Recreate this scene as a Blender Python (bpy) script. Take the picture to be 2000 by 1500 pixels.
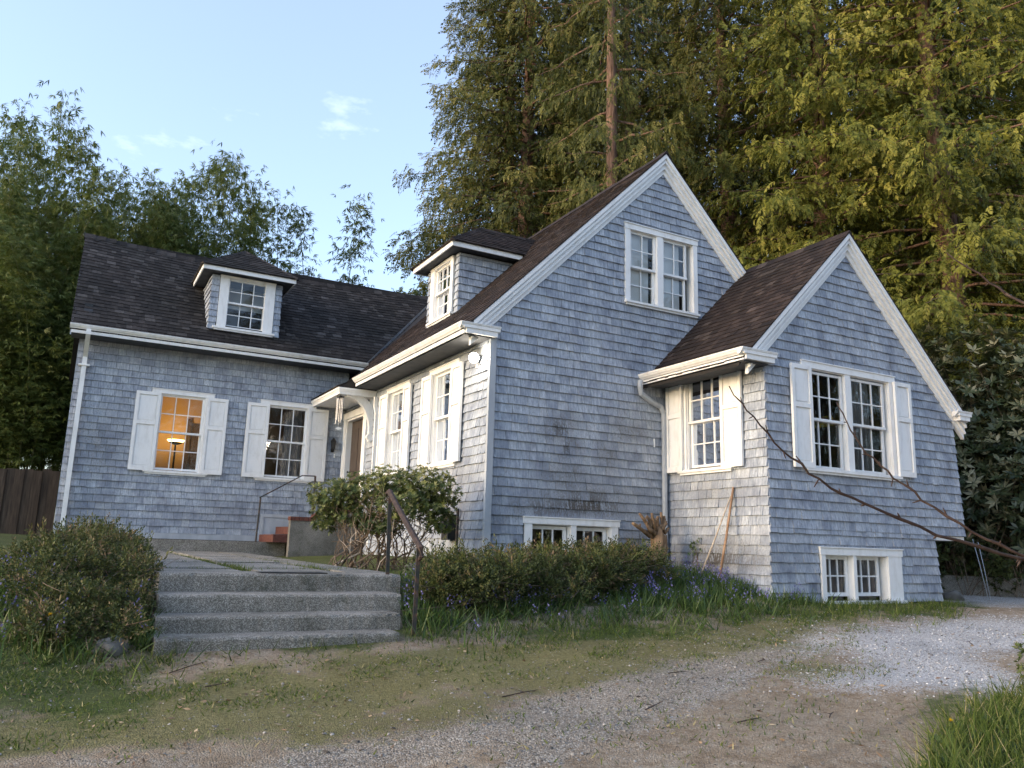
import bpy, math, random
import numpy as np
from mathutils import Matrix, Vector

random.seed(7)
rng = np.random.default_rng(7)
for o in list(bpy.data.objects):
    bpy.data.objects.remove(o)
scene = bpy.context.scene
col = scene.collection

# ------------------------------------------------------------------ camera
# Calibrated from the house's own edges (three orthogonal directions):
# X runs along the gable fronts, Y away along the eave walls, Z up; the eye is the origin.
F, YAW, PITCH, ROLL = 1570.8, 0.498406, 0.198892, 0.028659


def cam_axes():
    cy, sy = math.cos(YAW), math.sin(YAW)
    f = np.array([sy * math.cos(PITCH), cy * math.cos(PITCH), math.sin(PITCH)])
    r = np.array([cy, -sy, 0.0])
    u = np.cross(r, f)
    r2 = r * math.cos(ROLL) + u * math.sin(ROLL)
    u2 = u * math.cos(ROLL) - r * math.sin(ROLL)
    return r2, u2, f


CR, CU, CF = cam_axes()
cam = bpy.data.cameras.new("camera")
cam.sensor_width = 36
cam.lens = F / 2000 * 36
cam.clip_start = 0.05
cam.clip_end = 2000
camo = bpy.data.objects.new("camera", cam)
camo.matrix_world = Matrix([[CR[i], CU[i], -CF[i], 0] for i in range(3)] + [[0, 0, 0, 1]])
col.objects.link(camo)
scene.camera = camo

# ------------------------------------------------------------------ light
SUN_EL, SUN_AZ = math.radians(15), math.radians(272)   # azimuth clockwise from +Y
world = bpy.data.worlds.new("World")
scene.world = world
world.use_nodes = True
wn, wl = world.node_tree.nodes, world.node_tree.links
wn.clear()
sky = wn.new("ShaderNodeTexSky")
sky.sky_type = 'NISHITA'
sky.sun_disc = False
sky.sun_elevation = SUN_EL
sky.sun_rotation = SUN_AZ
sky.air_density = 1.0
sky.dust_density = 1.2
sky.ozone_density = 1.8
tc = wn.new("ShaderNodeTexCoord")
mp = wn.new("ShaderNodeMapping")
mp.inputs['Scale'].default_value = (1.6, 1.6, 4.0)
nz = wn.new("ShaderNodeTexNoise")
nz.inputs['Scale'].default_value = 2.3
nz.inputs['Detail'].default_value = 7
nz.inputs['Roughness'].default_value = 0.58
rp = wn.new("ShaderNodeValToRGB")
rp.color_ramp.elements[0].position = 0.60
rp.color_ramp.elements[0].color = (0.10, 0.10, 0.10, 1)
rp.color_ramp.elements[1].position = 0.92
rp.color_ramp.elements[1].color = (0.85, 0.85, 0.85, 1)
cm = wn.new("ShaderNodeMix")
cm.data_type = 'RGBA'
cm.inputs['B'].default_value = (6.0, 6.3, 8.2, 1)
bg = wn.new("ShaderNodeBackground")
bg.inputs['Strength'].default_value = 0.15
wo = wn.new("ShaderNodeOutputWorld")
wl.new(tc.outputs['Generated'], mp.inputs['Vector'])
wl.new(mp.outputs['Vector'], nz.inputs['Vector'])
wl.new(nz.outputs['Fac'], rp.inputs['Fac'])
wl.new(rp.outputs['Color'], cm.inputs['Factor'])
wl.new(sky.outputs['Color'], cm.inputs['A'])
wl.new(cm.outputs['Result'], bg.inputs['Color'])
wl.new(bg.outputs['Background'], wo.inputs['Surface'])

sun = bpy.data.lights.new("sun", 'SUN')
sun.energy = 0.66
sun.angle = math.radians(22)
sun.color = (1.0, 0.70, 0.40)
suno = bpy.data.objects.new("sun", sun)
sd = Vector((math.sin(SUN_AZ) * math.cos(SUN_EL), math.cos(SUN_AZ) * math.cos(SUN_EL), math.sin(SUN_EL)))
suno.rotation_euler = sd.to_track_quat('Z', 'Y').to_euler()
suno.location = (-20, -5, 15)
col.objects.link(suno)

scene.view_settings.view_transform = 'Standard'
scene.view_settings.look = 'None'
scene.view_settings.gamma = 1
scene.view_settings.use_curve_mapping = False
scene.view_settings.exposure = 1.55


# ------------------------------------------------------------------ helpers
def ray(x, y):
    return CR * ((x - 1000) / F) - CU * ((y - 750) / F) + CF


def on(x, y, ax, val):
    d = ray(x, y)
    return d * (val / d[ax])


def proj(P):
    P = np.asarray(P, float)
    d = P @ CF
    d = np.where(np.abs(d) < 1e-6, 1e-6, d)
    return 1000 + F * (P @ CR) / d, 750 - F * (P @ CU) / d, d


def gpos(px, dist):
    """point on a level line of sight at photo column px, `dist` metres along the view axis"""
    d = ray(px, 1066 + (px - 1000) * 0.0287)
    d = d / (d @ CF)
    return d[0] * dist, d[1] * dist


LOC = {}


def link(name, me, mat=None, parent=None, smooth=False):
    o = bpy.data.objects.new(name, me)
    col.objects.link(o)
    if mat is not None and me is not None and len(me.materials) == 0:
        me.materials.append(mat)
    if smooth and me is not None:
        me.polygons.foreach_set('use_smooth', [True] * len(me.polygons))
    LOC[o.name] = Vector((0, 0, 0))
    if parent is not None:
        o.parent = parent
        o.matrix_parent_inverse = Matrix.Translation(-LOC[parent.name])
    return o


def thing(name, loc, label, cat, group=None):
    o = bpy.data.objects.new(name, None)
    o.empty_display_size = 0.2
    o.location = loc
    col.objects.link(o)
    LOC[o.name] = Vector(loc)
    tag(o, label, cat, group)
    return o


def tag(o, label=None, cat=None, group=None, kind=None):
    if label:
        o['label'] = label
    if cat:
        o['category'] = cat
    if group:
        o['group'] = group
    if kind:
        o['kind'] = kind
    return o


class MB:
    """collects polygons, builds one mesh object"""

    def __init__(self):
        self.v, self.f, self.a = [], [], []

    def poly(self, pts, a=0.5):
        i = len(self.v)
        self.v += [tuple(p) for p in pts]
        self.f.append(tuple(range(i, i + len(pts))))
        self.a.append(a)

    def hexa(self, p, a=0.5):
        """8 corners: bottom ring 0-3, top ring 4-7"""
        i = len(self.v)
        self.v += [tuple(q) for q in p]
        for q in ((3, 2, 1, 0), (4, 5, 6, 7), (0, 1, 5, 4), (1, 2, 6, 5), (2, 3, 7, 6), (3, 0, 4, 7)):
            self.f.append(tuple(i + k for k in q))
            self.a.append(a)

    def box(self, x0, x1, y0, y1, z0, z1, a=0.5):
        self.hexa([(x0, y0, z0), (x1, y0, z0), (x1, y1, z0), (x0, y1, z0),
                   (x0, y0, z1), (x1, y0, z1), (x1, y1, z1), (x0, y1, z1)], a)

    def prism(self, ring, d, a=0.5):
        """extrude a closed 3-D ring by vector d"""
        i = len(self.v)
        n = len(ring)
        self.v += [tuple(p) for p in ring]
        self.v += [tuple(np.asarray(p) + np.asarray(d)) for p in ring]
        self.f.append(tuple(range(i, i + n)))
        self.f.append(tuple(range(i + 2 * n - 1, i + n - 1, -1)))
        for k in range(n):
            self.f.append((i + k, i + n + k, i + n + (k + 1) % n, i + (k + 1) % n))
        self.a += [a] * (n + 2)

    def tube(self, pts, rad, sides=6, a=0.5, caps=True):
        pts = [np.asarray(p, float) for p in pts]
        if np.isscalar(rad):
            rad = [rad] * len(pts)
        base = len(self.v)
        ref = np.array([0.31, 0.17, 0.93])
        for k, p in enumerate(pts):
            t = pts[min(k + 1, len(pts) - 1)] - pts[max(k - 1, 0)]
            t = t / (np.linalg.norm(t) + 1e-9)
            r = ref if abs(t @ ref) < 0.9 else np.array([1.0, 0.1, 0.0])
            u = np.cross(t, r)
            u /= np.linalg.norm(u)
            w = np.cross(t, u)
            for s in range(sides):
                an = 2 * math.pi * s / sides
                self.v.append(tuple(p + (u * math.cos(an) + w * math.sin(an)) * rad[k]))
        for k in range(len(pts) - 1):
            for s in range(sides):
                s2 = (s + 1) % sides
                self.f.append((base + k * sides + s, base + k * sides + s2, base + (k + 1) * sides + s2, base + (k + 1) * sides + s))
                self.a.append(a)
        if caps:
            self.f.append(tuple(base + s for s in range(sides))[::-1])
            self.f.append(tuple(base + (len(pts) - 1) * sides + s for s in range(sides)))
            self.a += [a, a]

    def build(self, name, mat, parent=None, smooth=False, attr=False):
        me = bpy.data.meshes.new(name)
        me.from_pydata(self.v, [], self.f)
        if attr:
            at = me.attributes.new('rnd', 'FLOAT', 'FACE')
            at.data.foreach_set('value', np.array(self.a, dtype=np.float32))
        me.update()
        return link(name, me, mat, parent, smooth)


def quads(name, V, Q, mat, parent=None, rnd=None, smooth=False):
    """big all-quad mesh from numpy arrays"""
    me = bpy.data.meshes.new(name)
    V = np.ascontiguousarray(V, dtype=np.float32)
    Q = np.ascontiguousarray(Q, dtype=np.int32)
    me.vertices.add(len(V))
    me.vertices.foreach_set('co', V.ravel())
    me.loops.add(Q.size)
    me.loops.foreach_set('vertex_index', Q.ravel())
    me.polygons.add(len(Q))
    me.polygons.foreach_set('loop_start', np.arange(len(Q), dtype=np.int32) * 4)
    if rnd is not None:
        at = me.attributes.new('rnd', 'FLOAT', 'POINT')
        at.data.foreach_set('value', np.ascontiguousarray(rnd, dtype=np.float32))
    me.update(calc_edges=True)
    me.validate()
    return link(name, me, mat, parent, smooth)


def frames(D, roll=None):
    """rotation matrices whose first column is D (n,3); random roll about it"""
    D = D / (np.linalg.norm(D, axis=1, keepdims=True) + 1e-9)
    n = len(D)
    up = np.tile(np.array([0.0, 0.0, 1.0]), (n, 1))
    bad = np.abs(D[:, 2]) > 0.97
    up[bad] = (1, 0, 0)
    U = np.cross(up, D)
    U /= np.linalg.norm(U, axis=1, keepdims=True)
    W = np.cross(D, U)
    if roll is not None:
        c, s = np.cos(roll)[:, None], np.sin(roll)[:, None]
        U, W = U * c + W * s, W * c - U * s
    return np.stack([D, U, W], axis=2)


def scatter(name, TV, TQ, P, R, S, mat, parent=None, rnd=None, jit=0.08):
    """copies of a template merged into one mesh"""
    n, k = len(P), len(TV)
    S = np.asarray(S)
    if S.ndim == 1:
        S = S[:, None]
    L = TV[None, :, :] * S[:, None, :]
    V = np.einsum('nij,nkj->nki', R, L) + P[:, None, :]
    Q = TQ[None, :, :] + (np.arange(n) * k)[:, None, None]
    if rnd is None:
        rnd = rng.random(n)
    rr = np.clip(rnd[:, None] + rng.normal(0, jit, (n, k)), 0, 1)
    return quads(name, V.reshape(-1, 3), Q.reshape(-1, 4), mat, parent, rr.ravel())


def inpoly(px, py, poly):
    px, py = np.asarray(px), np.asarray(py)
    r = np.zeros(px.shape, bool)
    n = len(poly)
    for i in range(n):
        x0, y0 = poly[i]
        x1, y1 = poly[(i + 1) % n]
        c = ((y0 > py) != (y1 > py)) & (px < (x1 - x0) * (py - y0) / (y1 - y0 + 1e-12) + x0)
        r ^= c
    return r


# ------------------------------------------------------------------ materials
def new_mat(name):
    m = bpy.data.materials.new(name)
    m.use_nodes = True
    nt = m.node_tree
    nt.nodes.clear()
    out = nt.nodes.new('ShaderNodeOutputMaterial')
    return m, nt, nt.nodes, nt.links, out


class N:
    """small node-building helper"""

    def __init__(self, name):
        self.m, self.nt, self.n, self.l, self.out = new_mat(name)

    def node(self, t, **kw):
        nd = self.n.new(t)
        for k, v in kw.items():
            setattr(nd, k, v)
        return nd

    def pos(self, scale=(1, 1, 1), kind='geo'):
        if kind == 'geo':
            g = self.node('ShaderNodeNewGeometry').outputs['Position']
        else:
            g = self.node('ShaderNodeTexCoord').outputs['Object']
        mpn = self.node('ShaderNodeMapping')
        mpn.inputs['Scale'].default_value = scale
        self.l.new(g, mpn.inputs['Vector'])
        return mpn.outputs['Vector']

    def noise(self, vec, scale=5, detail=4, rough=0.55, dist=0.0):
        t = self.node('ShaderNodeTexNoise')
        t.inputs['Scale'].default_value = scale
        t.inputs['Detail'].default_value = detail
        t.inputs['Roughness'].default_value = rough
        t.inputs['Distortion'].default_value = dist
        if vec is not None:
            self.l.new(vec, t.inputs['Vector'])
        return t.outputs['Fac']

    def voro(self, vec, scale=5, out='Distance', feature='F1'):
        t = self.node('ShaderNodeTexVoronoi')
        t.feature = feature
        t.inputs['Scale'].default_value = scale
        self.l.new(vec, t.inputs['Vector'])
        return t.outputs[out]

    def ramp(self, fac, stops):
        r = self.node('ShaderNodeValToRGB')
        e = r.color_ramp.elements
        while len(e) < len(stops):
            e.new(0.5)
        for el, (p, c) in zip(e, stops):
            el.position = p
            el.color = (*c, 1) if len(c) == 3 else c
        self.l.new(fac, r.inputs['Fac'])
        return r.outputs['Color']

    def val(self, fac, a, b):
        return self.ramp(fac, [(a, (0, 0, 0)), (b, (1, 1, 1))])

    def mix(self, fac, a, b, mode='MIX'):
        x = self.node('ShaderNodeMix', data_type='RGBA', blend_type=mode)
        for sock, v in ((x.inputs['Factor'], fac), (x.inputs['A'], a), (x.inputs['B'], b)):
            if isinstance(v, (int, float)):
                sock.default_value = v
            elif isinstance(v, tuple):
                sock.default_value = (*v, 1) if len(v) == 3 else v
            else:
                self.l.new(v, sock)
        return x.outputs['Result']

    def math(self, op, a, b=0.0):
        x = self.node('ShaderNodeMath', operation=op)
        for sock, v in ((x.inputs[0], a), (x.inputs[1], b)):
            if isinstance(v, (int, float)):
                sock.default_value = v
            else:
                self.l.new(v, sock)
        return x.outputs[0]

    def attr(self, name):
        a = self.node('ShaderNodeAttribute')
        a.attribute_name = name
        return a.outputs['Fac']

    def bump(self, h, strength=0.3, dist=0.01):
        b = self.node('ShaderNodeBump')
        b.inputs['Strength'].default_value = strength
        b.inputs['Distance'].default_value = dist
        self.l.new(h, b.inputs['Height'])
        return b.outputs['Normal']

    def princ(self, color, rough=0.7, normal=None, metal=0.0, spec=0.3):
        p = self.node('ShaderNodeBsdfPrincipled')
        for nm, v in (('Base Color', color), ('Roughness', rough), ('Metallic', metal), ('Specular IOR Level', spec)):
            if isinstance(v, (int, float)):
                p.inputs[nm].default_value = v
            elif isinstance(v, tuple):
                p.inputs[nm].default_value = (*v, 1)
            else:
                self.l.new(v, p.inputs[nm])
        if normal is not None:
            self.l.new(normal, p.inputs['Normal'])
        return p

    def done(self, shader):
        self.l.new(shader if not hasattr(shader, 'outputs') else shader.outputs[0], self.out.inputs['Surface'])
        return self.m


def simple(name, stops, scale=6, stretch=(1, 1, 1), rough=0.75, bump=0.2, bdist=0.004, detail=5, metal=0.0, spec=0.3):
    b = N(name)
    v = b.pos(stretch)
    f = b.noise(v, scale, detail, 0.6)
    c = b.ramp(f, stops)
    return b.done(b.princ(c, rough, b.bump(f, bump, bdist), metal, spec))


def m_wall_shingle():
    b = N('weathered_blue_shingle')
    r = b.attr('rnd')
    st = b.attr('stain')
    g = b.node('ShaderNodeNewGeometry').outputs['Position']
    streak = b.noise(b.pos((38, 38, 4)), 1.0, 4, 0.6)
    blotch = b.noise(b.pos((1, 1, 1)), 3.4, 6, 0.65)
    fine = b.noise(b.pos((1, 1, 0.6)), 55, 3, 0.6)
    c = b.ramp(streak, [(0.25, (0.235, 0.268, 0.314)), (0.50, (0.348, 0.388, 0.444)), (0.75, (0.51, 0.552, 0.610))])
    tint = b.ramp(r, [(0.0, (0.80, 0.81, 0.84)), (0.5, (0.95, 0.95, 0.97)), (0.85, (1.06, 1.05, 1.04)), (1.0, (1.12, 1.08, 1.05))])
    c = b.mix(1.0, c, tint, 'MULTIPLY')
    bl = b.ramp(blotch, [(0.34, (0.62, 0.62, 0.66)), (0.48, (0.96, 0.96, 0.97)), (0.66, (1.22, 1.22, 1.21))])
    c = b.mix(0.85, c, bl, 'MULTIPLY')
    # worn paint: bare silvered wood showing through in flecks
    worn = b.math('MULTIPLY', b.val(fine, 0.54, 0.66), b.val(blotch, 0.42, 0.60))
    c = b.mix(b.math('MULTIPLY', worn, 0.55), c, (0.17, 0.155, 0.145))
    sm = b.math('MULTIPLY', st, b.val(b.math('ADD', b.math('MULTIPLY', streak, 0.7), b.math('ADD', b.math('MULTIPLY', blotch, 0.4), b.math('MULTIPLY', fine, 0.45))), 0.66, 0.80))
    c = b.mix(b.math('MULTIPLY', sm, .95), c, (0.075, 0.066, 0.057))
    h = b.math('ADD', streak, b.math('MULTIPLY', fine, 0.4))
    return b.done(b.princ(c, 0.82, b.bump(h, 0.45, 0.006), 0, 0.2))


def m_roof_shingle(name, warm):
    b = N(name)
    r = b.attr('rnd')
    streak = b.noise(b.pos((22, 22, 22)), 1.0, 4, 0.6)
    blotch = b.noise(b.pos(), 1.1, 5, 0.6)
    if warm:
        c = b.ramp(r, [(0.0, (0.015, 0.011, 0.011)), (0.5, (0.025, 0.018, 0.017)), (0.9, (0.038, 0.028, 0.026)), (1.0, (0.062, 0.050, 0.047))])
    else:
        c = b.ramp(r, [(0.0, (0.017, 0.015, 0.015)), (0.5, (0.028, 0.024, 0.023)), (0.9, (0.043, 0.038, 0.037)), (1.0, (0.075, 0.068, 0.066))])
    c = b.mix(0.8, c, b.ramp(streak, [(0.3, (0.6, 0.6, 0.6)), (0.7, (1.5, 1.5, 1.5))]), 'MULTIPLY')
    c = b.mix(0.7, c, b.ramp(blotch, [(0.35, (0.7, 0.75, 0.72)), (0.65, (1.35, 1.3, 1.25))]), 'MULTIPLY')
    return b.done(b.princ(c, 0.85, b.bump(streak, 0.5, 0.006), 0, 0.25))


def m_paint():
    b = N('old_white_paint')
    n1 = b.noise(b.pos((1, 1, 0.35)), 9, 6, 0.65)
    n2 = b.noise(b.pos((30, 30, 4)), 1.0, 4, 0.6)
    chip = b.noise(b.pos(), 26, 5, 0.7)
    c = b.ramp(n1, [(0.28, (0.72, 0.71, 0.69)), (0.5, (0.84, 0.84, 0.835)), (0.8, (0.88, 0.88, 0.875))])
    c = b.mix(b.math('MULTIPLY', b.val(n2, 0.60, 0.85), 0.14), c, (0.45, 0.43, 0.40))
    c = b.mix(b.val(chip, 0.70, 0.74), c, (0.30, 0.27, 0.24))
    return b.done(b.princ(c, 0.55, b.bump(n2, 0.15, 0.003), 0, 0.35))


def m_glass():
    b = N('window_glass')
    nrm = b.bump(b.noise(b.pos(), 5.0, 2, 0.5), 0.10, 0.02)
    gl = b.node('ShaderNodeBsdfGlossy')
    gl.inputs['Roughness'].default_value = 0.02
    gl.inputs['Color'].default_value = (0.95, 0.97, 1.0, 1)
    b.l.new(nrm, gl.inputs['Normal'])
    tr = b.node('ShaderNodeBsdfTransparent')
    tr.inputs['Color'].default_value = (0.96, 0.97, 0.97, 1)
    fr = b.node('ShaderNodeFresnel')
    fr.inputs['IOR'].default_value = 1.5
    b.l.new(nrm, fr.inputs['Normal'])
    mx = b.node('ShaderNodeMixShader')
    b.l.new(b.math('ADD', b.math('MULTIPLY', fr.outputs[0], 1.1), 0.015), mx.inputs[0])
    b.l.new(tr.outputs[0], mx.inputs[1])
    b.l.new(gl.outputs[0], mx.inputs[2])
    return b.done(mx)


def m_leaf(name, stops, trans=0.35, rough=0.55, spec=0.25):
    b = N(name)
    r = b.attr('rnd')
    c = b.ramp(r, stops)
    p = b.princ(c, rough, None, 0, spec)
    t = b.node('ShaderNodeBsdfTranslucent')
    b.l.new(c, t.inputs['Color'])
    mx = b.node('ShaderNodeMixShader')
    mx.inputs[0].default_value = trans
    b.l.new(p.outputs[0], mx.inputs[1])
    b.l.new(t.outputs[0], mx.inputs[2])
    return b.done(mx)


def m_emit(name, colr, s):
    b = N(name)
    e = b.node('ShaderNodeEmission')
    e.inputs['Color'].default_value = (*colr, 1)
    e.inputs['Strength'].default_value = s
    return b.done(e)


def m_concrete(name, lo, hi):
    b = N(name)
    p = b.pos()
    big = b.noise(p, 2.2, 5, 0.6)
    agg = b.voro(p, 170, 'Color')
    sep = b.node('ShaderNodeSeparateColor')
    b.l.new(agg, sep.inputs[0])
    c = b.ramp(sep.outputs[0], [(0.0, tuple(x * 0.6 for x in lo)), (0.5, lo), (1.0, hi)])
    c = b.mix(0.9, c, b.ramp(big, [(0.3, (0.55, 0.56, 0.53)), (0.6, (1.05, 1.05, 1.04)), (0.8, (1.25, 1.23, 1.2))]), 'MULTIPLY')
    moss = b.math('MULTIPLY', b.val(b.noise(p, 4.5, 5, 0.65), 0.56, 0.68), 0.45)
    c = b.mix(moss, c, (0.055, 0.062, 0.035))
    d = b.voro(p, 170)
    return b.done(b.princ(c, 0.9, b.bump(d, 0.8, 0.006), 0, 0.2))


def m_ground():
    b = N('ground_soil_gravel_moss')
    p = b.pos()
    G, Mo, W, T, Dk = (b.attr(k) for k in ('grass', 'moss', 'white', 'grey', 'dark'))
    big = b.noise(p, 1.3, 6, 0.62)
    mid = b.noise(p, 7, 6, 0.68)
    fin = b.noise(p, 42, 4, 0.7)
    st = b.voro(p, 105, 'Color')
    sp = b.node('ShaderNodeSeparateColor')
    b.l.new(st, sp.inputs[0])
    sd_ = b.voro(p, 105)
    soil = b.ramp(b.math('ADD', b.math('MULTIPLY', mid, 0.5), b.math('MULTIPLY', fin, 0.5)),
                  [(0.33, (0.165, 0.116, 0.074)), (0.50, (0.325, 0.248, 0.168)), (0.66, (0.50, 0.41, 0.295))])
    peb = b.ramp(sp.outputs[0], [(0.0, (0.090, 0.077, 0.060)), (0.5, (0.275, 0.245, 0.203)), (0.85, (0.44, 0.40, 0.345)), (1.0, (0.62, 0.58, 0.51))])
    c = b.mix(b.math('MULTIPLY', b.val(b.math('ADD', mid, b.math('MULTIPLY', sp.outputs[1], 0.25)), 0.50, 0.76), 0.42), soil, peb)
    gm = b.val(b.math('ADD', T, b.math('MULTIPLY', b.math('SUBTRACT', mid, 0.5), 1.3)), 0.40, 0.85)
    c = b.mix(b.math('MULTIPLY', gm, 0.62), c, b.mix(1.0, peb, (1.08, 1.09, 1.10), 'MULTIPLY'))
    mossc = b.ramp(b.math('ADD', b.math('MULTIPLY', fin, 0.6), b.math('MULTIPLY', b.noise(p, 130, 3, 0.7), 0.4)), [(0.34, (0.060, 0.060, 0.018)), (0.5, (0.165, 0.155, 0.054)), (0.66, (0.30, 0.26, 0.115))])
    mm = b.val(b.math('ADD', Mo, b.math('MULTIPLY', b.math('SUBTRACT', b.math('ADD', b.math('MULTIPLY', mid, 0.6), b.math('MULTIPLY', fin, 0.4)), 0.5), 1.6)), 0.38, 0.66)
    c = b.mix(b.math('MULTIPLY', mm, 0.85), c, mossc)
    wm = b.val(b.math('ADD', W, b.math('MULTIPLY', b.math('SUBTRACT', b.math('ADD', b.math('MULTIPLY', mid, 0.6), b.math('MULTIPLY', sp.outputs[1], 0.4)), 0.5), 1.1)), 0.30, 0.52)
    wst = b.ramp(sp.outputs[2], [(0.0, (0.22, 0.21, 0.20)), (0.4, (0.48, 0.47, 0.46)), (1.0, (0.70, 0.69, 0.68))])
    c = b.mix(wm, c, wst)
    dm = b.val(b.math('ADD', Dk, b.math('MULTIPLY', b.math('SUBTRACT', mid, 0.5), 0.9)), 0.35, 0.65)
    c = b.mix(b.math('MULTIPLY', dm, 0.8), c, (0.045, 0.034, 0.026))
    gr = b.ramp(fin, [(0.3, (0.030, 0.045, 0.010)), (0.6, (0.085, 0.115, 0.025)), (0.75, (0.16, 0.17, 0.06))])
    gg = b.val(b.math('ADD', G, b.math('MULTIPLY', b.math('SUBTRACT', mid, 0.5), 1.0)), 0.35, 0.65)
    c = b.mix(b.math('MULTIPLY', gg, 0.9), c, gr)
    c = b.mix(0.6, c, b.ramp(big, [(0.3, (0.72, 0.72, 0.72)), (0.7, (1.22, 1.2, 1.18))]), 'MULTIPLY')
    h = b.math('ADD', b.math('MULTIPLY', fin, 0.6), b.math('MULTIPLY', b.math('SUBTRACT', 1.0, sd_), 0.8))
    return b.done(b.princ(c, 0.95, b.bump(h, 0.9, 0.016), 0, 0.15))


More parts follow.
